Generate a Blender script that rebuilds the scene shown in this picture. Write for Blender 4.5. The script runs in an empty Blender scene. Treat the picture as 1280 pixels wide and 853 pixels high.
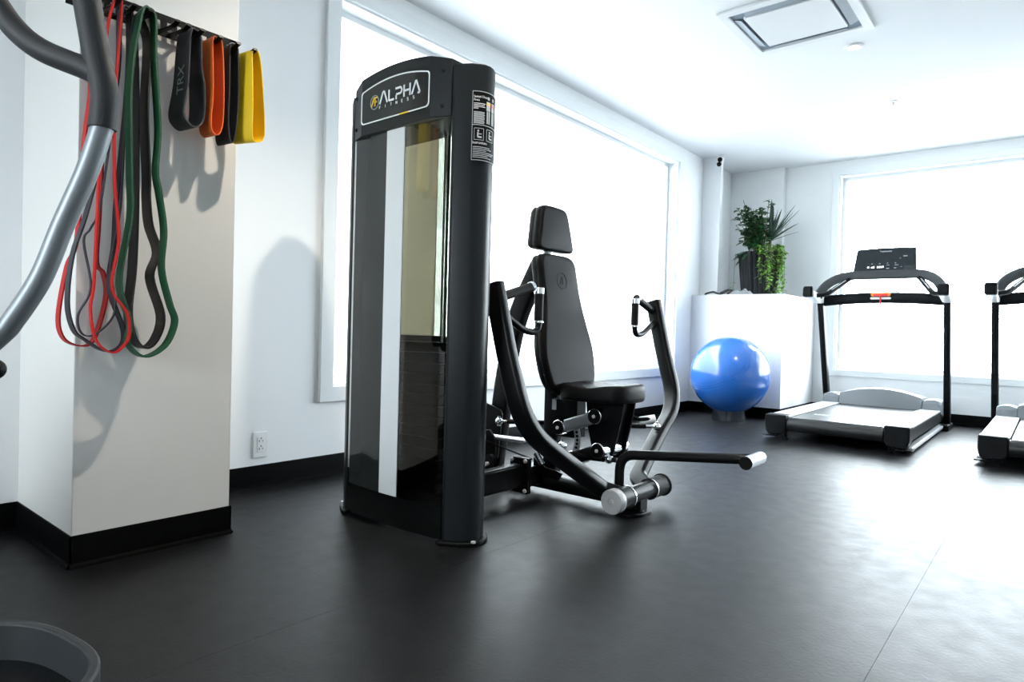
import bpy, bmesh, math, random
from mathutils import Vector, Matrix
random.seed(7)
scene = bpy.context.scene
C = scene.collection
PI = math.pi

# ------------------------------------------------------------------ camera
cam_data = bpy.data.cameras.new('camera')
cam = bpy.data.objects.new('camera', cam_data)
C.objects.link(cam)
cam_data.sensor_width = 36.0
cam_data.lens = 22.95
cam_data.clip_start = 0.05
cam.matrix_world = Matrix(((0.76855319, -0.03090863, 0.63903885, 0.0),
                           (0.63920304, -0.0055299, -0.76901813, 0.0),
                           (0.02730312, 0.99950692, 0.01550687, 0.80),
                           (0, 0, 0, 1)))
scene.camera = cam

# ------------------------------------------------------------------ world, exposure
world = bpy.data.worlds.new('overcast_sky')
scene.world = world
world.use_nodes = True
wbg = world.node_tree.nodes['Background']
wbg.inputs['Color'].default_value = (0.87, 0.95, 1.0, 1)
wbg.inputs['Strength'].default_value = 24.0
vs = scene.view_settings
vs.view_transform = 'Standard'
vs.look = 'None'
vs.exposure = 0.0
vs.gamma = 1.0
vs.use_curve_mapping = False

# portals only guide the sampling of daylight through the two windows
def portal(name, loc, rot, sx, sy):
    l = bpy.data.lights.new(name, 'AREA')
    l.shape = 'RECTANGLE'; l.size = sx; l.size_y = sy
    l.cycles.is_portal = True
    o = bpy.data.objects.new(name, l); C.objects.link(o)
    o.location = loc; o.rotation_euler = rot

# ------------------------------------------------------------------ materials
MATS = {}
def mat(name, col, rough=0.5, metal=0.0, spec=0.5, bump=0.0, bscale=200.0, var=0.0, vscale=6.0,
        emit=None, estr=0.0, trans=0.0, alpha=1.0, coat=0.0, rvar=0.0, sss=0.0):
    m = bpy.data.materials.new(name); m.use_nodes = True
    nt = m.node_tree; b = nt.nodes['Principled BSDF']
    b.inputs['Base Color'].default_value = (*col, 1)
    b.inputs['Roughness'].default_value = rough
    b.inputs['Metallic'].default_value = metal
    b.inputs['Specular IOR Level'].default_value = spec
    b.inputs['Alpha'].default_value = alpha
    b.inputs['Transmission Weight'].default_value = trans
    b.inputs['Coat Weight'].default_value = coat
    if emit:
        b.inputs['Emission Color'].default_value = (*emit, 1)
        b.inputs['Emission Strength'].default_value = estr
    tc = nt.nodes.new('ShaderNodeTexCoord')
    if bump:
        n = nt.nodes.new('ShaderNodeTexNoise'); n.inputs['Scale'].default_value = bscale
        n.inputs['Detail'].default_value = 4
        nt.links.new(tc.outputs['Object'], n.inputs['Vector'])
        bp = nt.nodes.new('ShaderNodeBump'); bp.inputs['Strength'].default_value = bump
        bp.inputs['Distance'].default_value = 0.004
        nt.links.new(n.outputs['Fac'], bp.inputs['Height'])
        nt.links.new(bp.outputs['Normal'], b.inputs['Normal'])
    if var or rvar:
        n2 = nt.nodes.new('ShaderNodeTexNoise'); n2.inputs['Scale'].default_value = vscale
        n2.inputs['Detail'].default_value = 6
        nt.links.new(tc.outputs['Object'], n2.inputs['Vector'])
        if var:
            rp = nt.nodes.new('ShaderNodeValToRGB')
            rp.color_ramp.elements[0].position = 0.3
            rp.color_ramp.elements[1].position = 0.7
            rp.color_ramp.elements[0].color = (*[max(0, c * (1 - var)) for c in col], 1)
            rp.color_ramp.elements[1].color = (*[min(1, c * (1 + var)) for c in col], 1)
            nt.links.new(n2.outputs['Fac'], rp.inputs['Fac'])
            nt.links.new(rp.outputs['Color'], b.inputs['Base Color'])
        if rvar:
            mr = nt.nodes.new('ShaderNodeMapRange')
            mr.inputs['From Min'].default_value = 0.3; mr.inputs['From Max'].default_value = 0.7
            mr.inputs['To Min'].default_value = rough - rvar; mr.inputs['To Max'].default_value = rough + rvar
            nt.links.new(n2.outputs['Fac'], mr.inputs['Value'])
            nt.links.new(mr.outputs['Result'], b.inputs['Roughness'])
    MATS[name] = m
    return m

def glass_mat(name, tint, refl=1.0, rough=0.02, translucent=0.0, tcol=(1, 1, 1)):
    """thin pane: straight see-through plus Fresnel mirror"""
    m = bpy.data.materials.new(name); m.use_nodes = True
    nt = m.node_tree; nt.nodes.clear()
    out = nt.nodes.new('ShaderNodeOutputMaterial')
    tr = nt.nodes.new('ShaderNodeBsdfTransparent'); tr.inputs['Color'].default_value = (*tint, 1)
    gl = nt.nodes.new('ShaderNodeBsdfGlossy'); gl.inputs['Roughness'].default_value = rough
    gl.inputs['Color'].default_value = (refl, refl, refl, 1)
    lw = nt.nodes.new('ShaderNodeLayerWeight'); lw.inputs['Blend'].default_value = 0.5
    pw = nt.nodes.new('ShaderNodeMath'); pw.operation = 'POWER'; pw.inputs[1].default_value = 4.5
    fr = nt.nodes.new('ShaderNodeMath'); fr.operation = 'MULTIPLY_ADD'; fr.inputs[1].default_value = 0.9; fr.inputs[2].default_value = 0.04
    nt.links.new(lw.outputs['Facing'], pw.inputs[0]); nt.links.new(pw.outputs[0], fr.inputs[0])
    mx = nt.nodes.new('ShaderNodeMixShader')
    base = tr.outputs[0]
    if translucent:
        tl = nt.nodes.new('ShaderNodeBsdfTranslucent'); tl.inputs['Color'].default_value = (*tcol, 1)
        m2 = nt.nodes.new('ShaderNodeMixShader'); m2.inputs[0].default_value = translucent
        nt.links.new(tr.outputs[0], m2.inputs[1]); nt.links.new(tl.outputs[0], m2.inputs[2])
        base = m2.outputs[0]
    nt.links.new(fr.outputs[0], mx.inputs[0]); nt.links.new(base, mx.inputs[1]); nt.links.new(gl.outputs[0], mx.inputs[2])
    nt.links.new(mx.outputs[0], out.inputs['Surface'])
    MATS[name] = m
    return m

mat('wall_paint', (0.89, 0.905, 0.915), 0.55, bump=0.05, bscale=260)
mat('pillar_paint', (0.80, 0.79, 0.76), 0.38, bump=0.04, bscale=240)
mat('ceiling_paint', (0.86, 0.88, 0.90), 0.7)
mat('trim_paint', (0.84, 0.87, 0.88), 0.35)
mat('ledge_paint', (0.86, 0.87, 0.88), 0.3)
mat('rubber_floor', (0.004, 0.0044, 0.005), 0.44, spec=0.25, bump=0.12, bscale=90, var=0.35, vscale=14, rvar=0.035)
mat('slab', (0.01, 0.01, 0.01), 0.9)
mat('rubber_base', (0.002, 0.0022, 0.0024), 0.5, spec=0.04, bump=0.05)
mat('stucco', (0.55, 0.55, 0.54), 0.9, var=0.08)
mat('pavement', (0.30, 0.30, 0.30), 0.9, var=0.1)
mat('steel_black', (0.004, 0.0045, 0.005), 0.34, spec=0.14, bump=0.03, bscale=900)
mat('shell_black', (0.008, 0.0105, 0.012), 0.36, spec=0.22, bump=0.02, bscale=900)
mat('plate_black', (0.004, 0.004, 0.005), 0.45, spec=0.08)
mat('gloss_black', (0.004, 0.005, 0.005), 0.12, spec=0.25)
mat('smoke_print', (0.020, 0.024, 0.024), 0.05, spec=0.35)
mat('stripe_silver', (0.74, 0.77, 0.78), 0.32)
mat('badge_black', (0.006, 0.008, 0.008), 0.12, spec=0.3)
mat('white_ink', (0.85, 0.87, 0.88), 0.5)
mat('grey_ink', (0.42, 0.45, 0.47), 0.5)
mat('yellow_ink', (0.85, 0.55, 0.03), 0.45)
mat('red_ink', (0.75, 0.06, 0.04), 0.45)
mat('chrome', (0.78, 0.80, 0.82), 0.16, metal=1.0)
mat('brushed', (0.60, 0.62, 0.64), 0.30, metal=1.0, var=0.08, vscale=60)
mat('cap_silver', (0.46, 0.47, 0.48), 0.35, metal=0.4)
mat('arm_silver', (0.22, 0.24, 0.255), 0.42, metal=0.5)
mat('hood_grey', (0.15, 0.165, 0.18), 0.38)
mat('silver_paint', (0.33, 0.35, 0.37), 0.33, metal=0.55)
mat('bolt_dark', (0.005, 0.005, 0.005), 0.5, spec=0.1)
mat('zinc', (0.62, 0.64, 0.66), 0.3, metal=0.35)
mat('leather', (0.005, 0.0055, 0.006), 0.48, spec=0.09, bump=0.12, bscale=420)
mat('leather_side', (0.006, 0.007, 0.008), 0.5, spec=0.25, bump=0.12, bscale=420)
mat('foam_grip', (0.006, 0.006, 0.007), 0.6, spec=0.2, bump=0.2, bscale=500)
mat('rubber_grip', (0.028, 0.030, 0.032), 0.55, spec=0.3, bump=0.1, bscale=500)
mat('plastic_dark', (0.007, 0.008, 0.009), 0.45, spec=0.08)
mat('plastic_mid', (0.05, 0.054, 0.058), 0.45, spec=0.3)
mat('pedal_grey', (0.022, 0.025, 0.027), 0.5, spec=0.25)
mat('plastic_silver', (0.46, 0.48, 0.50), 0.30, metal=0.25)
mat('plastic_white', (0.82, 0.83, 0.84), 0.35)
mat('belt', (0.012, 0.013, 0.014), 0.34, spec=0.4, bump=0.15, bscale=600)
mat('stop_red', (0.75, 0.03, 0.03), 0.4)
mat('stop_orange', (0.85, 0.25, 0.03), 0.4)
mat('console_face', (0.014, 0.019, 0.023), 0.3, spec=0.3)
mat('led_white', (0.8, 0.8, 0.8), 0.4, emit=(1, 1, 1), estr=1.6)
mat('ball_blue', (0.015, 0.11, 0.42), 0.23, spec=0.6, coat=0.4, bump=0.02, bscale=60)
mat('band_red', (0.50, 0.008, 0.008), 0.5, spec=0.3)
mat('band_crimson', (0.36, 0.010, 0.035), 0.5)
mat('band_navy', (0.018, 0.020, 0.030), 0.5)
mat('band_slate', (0.030, 0.033, 0.042), 0.5)
mat('band_green', (0.006, 0.075, 0.028), 0.5)
mat('band_black', (0.010, 0.011, 0.011), 0.5)
mat('loop_grey', (0.045, 0.048, 0.052), 0.75, bump=0.3, bscale=900)
mat('loop_orange', (0.75, 0.13, 0.012), 0.6, bump=0.15, bscale=900)
mat('loop_dark', (0.020, 0.022, 0.024), 0.75, bump=0.3, bscale=900)
mat('loop_yellow', (1.0, 0.66, 0.008), 0.6, bump=0.15, bscale=900)
mat('pot_dark', (0.020, 0.022, 0.025), 0.5, spec=0.25)
mat('soil', (0.03, 0.022, 0.016), 0.95, bump=0.6, bscale=60)
mat('leaf_dark', (0.020, 0.11, 0.030), 0.42, var=0.5, vscale=30)
mat('leaf_lime', (0.16, 0.36, 0.05), 0.45, var=0.4, vscale=30)
mat('leaf_spike', (0.020, 0.045, 0.030), 0.42, var=0.4, vscale=12)
mat('stem', (0.10, 0.09, 0.04), 0.7)
mat('bag_foil', (0.24, 0.25, 0.26), 0.35, bump=0.5, bscale=50)
mat('strap_black', (0.015, 0.015, 0.016), 0.6)
mat('outlet_white', (0.86, 0.87, 0.87), 0.35)
mat('slot_dark', (0.05, 0.05, 0.05), 0.7)
mat('louvre_grey', (0.36, 0.41, 0.46), 0.5)
mat('vent_dark', (0.20, 0.26, 0.32), 0.6)
mat('lamp_glow', (1, 1, 1), 0.5, emit=(1.0, 0.93, 0.82), estr=14.0)
glass_mat('window_glass', (0.97, 0.985, 0.99))
glass_mat('shroud_clear', (0.60, 0.61, 0.58), rough=0.03)
glass_mat('shroud_rear_frost', (0.10, 0.10, 0.07), refl=0.3, rough=0.5, translucent=1.0, tcol=(0.60, 0.56, 0.46))
glass_mat('stand_clear', (0.55, 0.57, 0.60), rough=0.1, translucent=0.3, tcol=(0.4, 0.42, 0.45))

# ------------------------------------------------------------------ geometry helpers
ORG = {}
def V(*a): return Vector(a if len(a) == 3 else a[0])

def fillet(pts, r, n=6):
    """round the corners of a polyline"""
    pts = [V(p) for p in pts]
    out = [pts[0]]
    for i in range(1, len(pts) - 1):
        a, b, c = pts[i - 1], pts[i], pts[i + 1]
        u = (a - b); w = (c - b); lu, lw = u.length, w.length
        if lu < 1e-6 or lw < 1e-6: continue
        u /= lu; w /= lw
        rr = r[i] if isinstance(r, (list, tuple)) else r
        t = min(rr, lu * 0.49, lw * 0.49)
        p, q = b + u * t, b + w * t
        for k in range(n + 1):
            s = k / n
            out.append(p * (1 - s) ** 2 + b * 2 * s * (1 - s) + q * s * s)
    out.append(pts[-1])
    return out

def spline(pts, n=8, closed=False):
    """Catmull-Rom through points"""
    pts = [V(p) if len(p) == 3 else Vector((p[0], p[1], 0)) for p in pts]
    N = len(pts); out = []
    rng = N if closed else N - 1
    for i in range(rng):
        if closed:
            p0, p1, p2, p3 = pts[(i - 1) % N], pts[i], pts[(i + 1) % N], pts[(i + 2) % N]
        else:
            p0 = pts[max(i - 1, 0)]; p1 = pts[i]; p2 = pts[i + 1]; p3 = pts[min(i + 2, N - 1)]
        for k in range(n):
            t = k / n
            out.append(0.5 * ((2 * p1) + (p2 - p0) * t + (2 * p0 - 5 * p1 + 4 * p2 - p3) * t * t + (3 * p1 - p0 - 3 * p2 + p3) * t ** 3))
    if not closed: out.append(pts[-1])
    return out

def circle(r, n=14): return [(r * math.cos(2 * PI * k / n), r * math.sin(2 * PI * k / n)) for k in range(n)]
def rrect(w, h, r, n=3):
    o = []
    for (sx, sy, a0) in ((1, 1, 0), (-1, 1, 90), (-1, -1, 180), (1, -1, 270)):
        for k in range(n + 1):
            a = math.radians(a0 + 90 * k / n)
            o.append((sx * (w / 2 - r) + r * math.cos(a), sy * (h / 2 - r) + r * math.sin(a)))
    return o

class MB:
    def __init__(s): s.v = []; s.f = []
    def add(s, vs, fs):
        b = len(s.v); s.v += [tuple(v) for v in vs]; s.f += [tuple(i + b for i in f) for f in fs]; return s
    def box(s, x0, x1, y0, y1, z0, z1):
        vs = [(x0, y0, z0), (x1, y0, z0), (x1, y1, z0), (x0, y1, z0), (x0, y0, z1), (x1, y0, z1), (x1, y1, z1), (x0, y1, z1)]
        return s.add(vs, [(3, 2, 1, 0), (4, 5, 6, 7), (0, 1, 5, 4), (1, 2, 6, 5), (2, 3, 7, 6), (3, 0, 4, 7)])
    def obox(s, c, sx, sy, sz, M=None):
        b = len(s.v); s.box(-sx / 2, sx / 2, -sy / 2, sy / 2, -sz / 2, sz / 2)
        M = M or Matrix.Identity(3)
        for i in range(b, len(s.v)): s.v[i] = tuple(M @ V(s.v[i]) + V(c))
        return s
    def sweep(s, path, prof, up=(0, 0, 1), caps=True, closed=False, scale=None):
        P = [V(p) for p in path]; n = len(P); m = len(prof); vs = []; prevN = None
        for i in range(n):
            if closed: t = (P[(i + 1) % n] - P[i - 1])
            else: t = P[min(i + 1, n - 1)] - P[max(i - 1, 0)]
            t.normalize()
            if prevN is None:
                u = V(up) - t * t.dot(V(up))
                if u.length < 1e-4:
                    u = V(1, 0, 0) - t * t.x
                u.normalize()
            else:
                u = prevN - t * t.dot(prevN)
                u.normalize()
            prevN = u; w = t.cross(u); sc = scale[i] if scale else 1.0
            for (a, b) in prof: vs.append(P[i] + (w * a + u * b) * sc)
        fs = []
        for i in range(n if closed else n - 1):
            j = (i + 1) % n
            for k in range(m):
                l = (k + 1) % m
                fs.append((i * m + k, i * m + l, j * m + l, j * m + k))
        if caps and not closed:
            fs.append(tuple(range(m - 1, -1, -1))); fs.append(tuple((n - 1) * m + k for k in range(m)))
        return s.add(vs, fs)
    def tube(s, path, r, n=14, **k): return s.sweep(path, circle(r, n), **k)
    def cyl(s, p0, p1, r, n=20, r2=None):
        return s.sweep([p0, p1], circle(r, n), scale=[1.0, (r2 / r if r2 else 1.0)])
    def lathe(s, prof, origin, axis=(0, 0, 1), n=28):
        """prof: list of (radius, height along axis)"""
        ax = V(axis).normalized(); u = ax.orthogonal().normalized(); w = ax.cross(u); o = V(origin); vs = []
        for (r, h) in prof:
            for k in range(n):
                a = 2 * PI * k / n; vs.append(o + ax * h + (u * math.cos(a) + w * math.sin(a)) * max(r, 1e-5))
        fs = []
        for i in range(len(prof) - 1):
            for k in range(n):
                l = (k + 1) % n; fs.append((i * n + k, i * n + l, (i + 1) * n + l, (i + 1) * n + k))
        fs.append(tuple(range(n - 1, -1, -1))); fs.append(tuple((len(prof) - 1) * n + k for k in range(n)))
        return s.add(vs, fs)
    def prism(s, poly, fn, d0, d1):
        """poly 2d, fn(a,b,d)->3d; extruded from d0 to d1"""
        n = len(poly)
        vs = [fn(a, b, d0) for a, b in poly] + [fn(a, b, d1) for a, b in poly]
        fs = [tuple(range(n - 1, -1, -1)), tuple(range(n, 2 * n))] + [(k, (k + 1) % n, n + (k + 1) % n, n + k) for k in range(n)]
        return s.add(vs, fs)
    def frame(s, outer, inner, fn, d0, d1):
        """ring between two loops of the same length"""
        n = len(outer)
        vs = [fn(a, b, d0) for a, b in outer] + [fn(a, b, d0) for a, b in inner] + [fn(a, b, d1) for a, b in outer] + [fn(a, b, d1) for a, b in inner]
        fs = []
        for k in range(n):
            l = (k + 1) % n
            fs += [(k, l, n + l, n + k), (2 * n + k, 3 * n + k, 3 * n + l, 2 * n + l), (k, 2 * n + k, 2 * n + l, l), (n + k, n + l, 3 * n + l, 3 * n + k)]
        return s.add(vs, fs)
    def sphere(s, c, r, nu=24, nv=14, sc=(1, 1, 1)):
        prof = []
        vs = []; c = V(c)
        for i in range(nv + 1):
            th = PI * i / nv
            for k in range(nu):
                a = 2 * PI * k / nu
                vs.append((c.x + sc[0] * r * math.sin(th) * math.cos(a), c.y + sc[1] * r * math.sin(th) * math.sin(a), c.z + sc[2] * r * math.cos(th)))
        fs = []
        for i in range(nv):
            for k in range(nu):
                l = (k + 1) % nu
                fs.append((i * nu + k, (i + 1) * nu + k, (i + 1) * nu + l, i * nu + l))
        return s.add(vs, fs)
    def build(s, name, m, parent=None, bevel=0.0, bseg=2, smooth=40, subsurf=0, world=True):
        org = ORG.get(parent.name, V(0, 0, 0)) if parent else V(0, 0, 0)
        me = bpy.data.meshes.new(name)
        me.from_pydata([(v[0] - org.x, v[1] - org.y, v[2] - org.z) for v in s.v], [], s.f)
        bm = bmesh.new(); bm.from_mesh(me)
        bmesh.ops.remove_doubles(bm, verts=bm.verts, dist=1e-6)
        bmesh.ops.recalc_face_normals(bm, faces=bm.faces); bm.to_mesh(me); bm.free()
        if smooth:
            for p in me.polygons: p.use_smooth = True
            me.set_sharp_from_angle(angle=math.radians(smooth))
        me.materials.append(MATS[m])
        o = bpy.data.objects.new(name, me); C.objects.link(o)
        if parent: o.parent = parent; ORG[o.name] = org
        if bevel:
            b = o.modifiers.new('bevel', 'BEVEL'); b.width = bevel; b.segments = bseg; b.limit_method = 'ANGLE'; b.angle_limit = math.radians(35)
        if subsurf:
            b = o.modifiers.new('sub', 'SUBSURF'); b.levels = subsurf; b.render_levels = subsurf
        return o

def tag(o, label, cat, group=None):
    o['label'] = label; o['category'] = cat
    if group: o['group'] = group
    return o
def thing(name, label, cat, loc, group=None):
    o = bpy.data.objects.new(name, None); C.objects.link(o); o.location = loc
    o.empty_display_size = 0.1
    ORG[o.name] = V(loc)
    return tag(o, label, cat, group)
def struct(o): o['kind'] = 'structure'; return o
def box(name, m, x0, x1, y0, y1, z0, z1, parent=None, bevel=0.0, **k):
    return MB().box(x0, x1, y0, y1, z0, z1).build(name, m, parent, bevel, smooth=k.pop('smooth', 30), **k)
def copy_tree(o, parent=None):
    c = o.copy(); C.objects.link(c); c.parent = parent
    for ch in list(o.children): copy_tree(ch, c)
    return c

def text_geo(body, size):
    """outline letters of the built-in font as flat mesh data"""
    cu = bpy.data.curves.new('lettering', 'FONT'); cu.body = body; cu.size = size; cu.fill_mode = 'FRONT'; cu.resolution_u = 3
    o = bpy.data.objects.new('lettering', cu); C.objects.link(o)
    dg = bpy.context.evaluated_depsgraph_get(); me = o.evaluated_get(dg).to_mesh()
    vs = [(v.co.x, v.co.y) for v in me.vertices]; fs = [tuple(p.vertices) for p in me.polygons]
    o.evaluated_get(dg).to_mesh_clear(); bpy.data.objects.remove(o); bpy.data.curves.remove(cu)
    return vs, fs

# ================================================================== ROOM SHELL
XL, XR, YB, YF, H = -3.0, 3.6, -3.4, 7.69, 2.73
WY0, WY1, WZ0, WZ1 = 2.09, 6.19, 0.475, 2.565      # window in the left wall
FX0, FX1 = -1.84, 2.30                             # window in the far wall
FZ0, FZ1 = 0.475, 2.575

slab = struct(box('floor', 'slab', XL - 0.3, XR + 0.3, YB - 0.3, YF + 0.3, -0.3, -0.012))
x = XL - 0.02; k = 0
edges = [XL, -2.76, -1.54, -0.32, 0.90, 2.12, 3.34, XR]
for i in range(7):
    for (ya, yb) in ((YB, 1.22), (1.22, YF)):
        if (i % 2) == 0:
            segs = ((YB, YF),) if ya == YB else ()
        else: segs = ((ya, yb),)
        for (a, b) in segs:
            o = MB().box(edges[i] + 0.0004, edges[i + 1] - 0.0004, a + 0.0002, b - 0.0002, -0.012, 0.0).build('floor_mat', 'rubber_floor', slab)
struct(box('ceiling', 'ceiling_paint', XL - 0.3, XR + 0.3, YB - 0.3, YF + 0.3, H, H + 0.2))
w = MB()
w.box(XL - 0.22, XL, YB, WY0, -0.0, H); w.box(XL - 0.22, XL, WY1, YF + 0.22, 0, H)
w.box(XL - 0.22, XL, WY0, WY1, 0, WZ0); w.box(XL - 0.22, XL, WY0, WY1, WZ1, H)
struct(w.build('wall_left', 'wall_paint', smooth=0))
w = MB()
w.box(XL, FX0, YF, YF + 0.22, 0, H); w.box(FX1, XR, YF, YF + 0.22, 0, H)
w.box(FX0, FX1, YF, YF + 0.22, 0, FZ0); w.box(FX0, FX1, YF, YF + 0.22, FZ1, H)
struct(w.build('wall_far', 'wall_paint', smooth=0))
struct(box('wall_right', 'wall_paint', XR, XR + 0.2, YB, YF + 0.22, 0, H))
BX0, BX1, BZ0, BZ1 = -2.30, -0.50, 0.95, 2.45
w = MB()
w.box(XL - 0.22, BX0, YB - 0.2, YB, 0, H); w.box(BX1, XR + 0.2, YB - 0.2, YB, 0, H)
w.box(BX0, BX1, YB - 0.2, YB, 0, BZ0); w.box(BX0, BX1, YB - 0.2, YB, BZ1, H)
struct(w.build('wall_back', 'wall_paint', smooth=0))
PX, PY0, PY1 = -2.40, 0.708, 1.228
struct(box('wall_pillar', 'pillar_paint', XL, PX, PY0, PY1, 0, H, bevel=0.003))
struct(box('wall_pier', 'wall_paint', XL, -2.80, 6.79, 6.85, 0, H, bevel=0.003))
struct(box('wall_far_pier', 'wall_paint', XL, -2.40, 7.60, YF, 0, H, bevel=0.003))
LX, LY, LZ = -2.05, 6.60, 1.235
struct(box('wall_ledge', 'ledge_paint', XL, LX, LY, YF, 0, LZ, bevel=0.004))
struct(box('wall_outside_added', 'stucco', -10.5, -9.0, -12, 24, -0.5, 8.5))  # unseen building, added to dim the daylight entering by the left window
struct(box('ground_outside', 'pavement', -60, 60, -60, 60, -0.62, -0.5))

# rubber cove baseboards: flat strip with a small toe at the floor
def base(name, p0, p1, nrm):
    p0, p1, nrm = V(p0), V(p1), V(nrm)
    prof = [(0, 0), (0.016, 0), (0.014, 0.006), (0.007, 0.014), (0.006, 0.02), (0.006, 0.1), (0.004, 0.104), (0, 0.104)]
    m = MB(); n = len(prof)
    vs = [p0 + nrm * a + V(0, 0, b) for a, b in prof] + [p1 + nrm * a + V(0, 0, b) for a, b in prof]
    m.add(vs, [tuple(range(n)), tuple(range(2 * n - 1, n - 1, -1))] + [(k, (k + 1) % n, n + (k + 1) % n, n + k) for k in range(n)])
    return struct(m.build(name, 'rubber_base', smooth=30))
base('baseboard_left', (XL, PY1, 0), (XL, LY, 0), (1, 0, 0))
base('baseboard_left_near', (XL, YB, 0), (XL, PY0, 0), (1, 0, 0))
base('baseboard_pillar_front', (PX, PY0 - 0.006, 0), (PX, PY1 + 0.006, 0), (1, 0, 0))
base('baseboard_pillar_near', (XL, PY0, 0), (PX + 0.006, PY0, 0), (0, -1, 0))
base('baseboard_pillar_rear', (XL, PY1, 0), (PX + 0.006, PY1, 0), (0, 1, 0))
base('baseboard_ledge_front', (XL, LY, 0), (LX + 0.006, LY, 0), (0, -1, 0))
base('baseboard_ledge_side', (LX, LY, 0), (LX, YF, 0), (1, 0, 0))
base('baseboard_far', (LX, YF, 0), (XR, YF, 0), (0, -1, 0))
base('baseboard_right', (XR, YB, 0), (XR, YF, 0), (-1, 0, 0))
base('baseboard_back', (XL, YB, 0), (XR, YB, 0), (0, 1, 0))

# windows: casing, sash, glass
def window(name, fn, a0, a1, z0, z1, cw, sill):
    """fn(a,z,d) -> world; d=0 the inner wall face, d>0 into the room"""
    root = MB()
    rect = lambda m: [(a0 - m, z0 - m), (a1 + m, z0 - m), (a1 + m, z1 + m), (a0 - m, z1 + m)]
    root.frame(rect(cw), rect(0.0), fn, 0.0, 0.022)
    c = struct(root.build(name, 'trim_paint', smooth=30, bevel=0.003))
    MB().frame(rect(0.0), rect(-0.012), fn, 0.004, -0.20).build('reveal', 'trim_paint', c, smooth=0)
    s = MB().frame(rect(-0.012), rect(-0.045), fn, -0.10, -0.15).build('sash', 'trim_paint', c, smooth=0)
    MB().prism(rect(-0.04), fn, -0.123, -0.127).build('pane', 'window_glass', s, smooth=0)
    return c
window('window_1', lambda a, z, d: (XL + d, a, z), WY0, WY1, WZ0, WZ1, 0.083, True)
window('window_2', lambda a, z, d: (a, YF - d, z), FX0, FX1, FZ0, FZ1, 0.065, True)
window('window_added', lambda a, z, d: (a, YB + d, z), BX0, BX1, BZ0, BZ1, 0.065, True)  # unseen window, added to send daylight onto the pillar's near side
portal('window_portal_back', ((BX0 + BX1) / 2, YB - 0.22, (BZ0 + BZ1) / 2), (PI / 2, 0, 0), BX1 - BX0, BZ1 - BZ0)
portal('window_portal_left', (XL - 0.24, (WY0 + WY1) / 2, (WZ0 + WZ1) / 2), (0, -PI / 2, 0), WZ1 - WZ0, WY1 - WY0)
portal('window_portal_far', ((FX0 + FX1) / 2, YF + 0.24, (FZ0 + FZ1) / 2), (-PI / 2, 0, 0), FX1 - FX0, FZ1 - FZ0)

# ------------------------------------------------------------------ recessed downlights, with unseen ones added as fill
def downlight(x, y, watt, label, col=(1.0, 0.90, 0.76)):
    t = thing('recessed_downlight', label, 'light', (x, y, H), 'recessed ceiling downlights')
    MB().lathe([(0.036, -0.004), (0.036, -0.010), (0.050, -0.011), (0.058, -0.006), (0.058, 0.0), (0.036, 0.0)], (x, y, H), n=32).build('trim_ring', 'plastic_white', t)
    MB().lathe([(0.0, -0.006), (0.035, -0.006), (0.035, -0.003), (0, -0.003)], (x, y, H), n=24).build('lens', 'lamp_glow', t)
    l = bpy.data.lights.new('lamp', 'SPOT'); l.energy = watt; l.color = col
    l.spot_size = math.radians(130); l.spot_blend = 0.6; l.shadow_soft_size = 0.035
    lo = bpy.data.objects.new('lamp', l); C.objects.link(lo); lo.parent = t; lo.location = (0, 0, -0.015)
    return t
downlight(-1.075, 4.72, 60, 'round recessed downlight glowing beside the ceiling cassette', (1.0, 0.95, 0.88))
downlight(-1.36, 1.72, 165, 'round recessed downlight above the near end of the room, lighting the pillar')
downlight(-1.30, -1.25, 70, 'unseen added fill downlight above the elliptical trainer behind the camera', (1.0, 0.96, 0.92))  # added lamp out of view, brightens the pillar's near face
downlight(1.40, 1.72, 70, 'unseen added fill downlight over the open floor on the right', (1.0, 0.96, 0.92))  # added lamp, lifts the light level from the right
downlight(1.40, -1.25, 70, 'unseen added fill downlight at the rear right of the room', (1.0, 0.96, 0.92))  # added lamp out of view, more fill from behind

# ================================================================== SELECTORISED CHEST PRESS
TX = -2.02     # tower centre line
MY = 2.60      # seat centre line (seat faces +x)
press = thing('chest_press_machine', 'black seated chest press machine with tall weight tower, padded seat and two press arms', 'gym machine', (TX, MY, 0))

# plan of one side column (dx from tower centre, y)
colplan = [(0.288, 1.702), (0.302, 1.700), (0.358, 1.733), (0.375, 1.748), (0.387, 1.770), (0.390, 1.795), (0.384, 1.820), (0.370, 1.845), (0.348, 1.868), (0.320, 1.885), (0.288, 1.892)]
def column(sgn):
    pl = [(TX + sgn * a, b) for a, b in colplan]
    m = MB().prism(pl, lambda a, b, d: (a, b, d), 0.015, 1.774)
    c = m.build('tower_column', 'shell_black', press, bevel=0.004, smooth=35)
    # foot plate with round bolt
    big = [(TX + sgn * (0.33 + (a - 0.33) * 1.28), 1.79 + (b - 1.79) * 1.22) for a, b in colplan]
    f = MB().prism(big, lambda a, b, d: (a, b, d), 0.0, 0.015).build('foot_plate', 'steel_black', press, bevel=0.003)
    MB().lathe([(0.009, 0.0), (0.009, 0.006), (0.004, 0.007)], (TX + sgn * 0.398, 1.76, 0.015), n=10).build('bolt', 'zinc', f)
    return c
col_r = column(1); col_l = column(-1)

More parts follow.
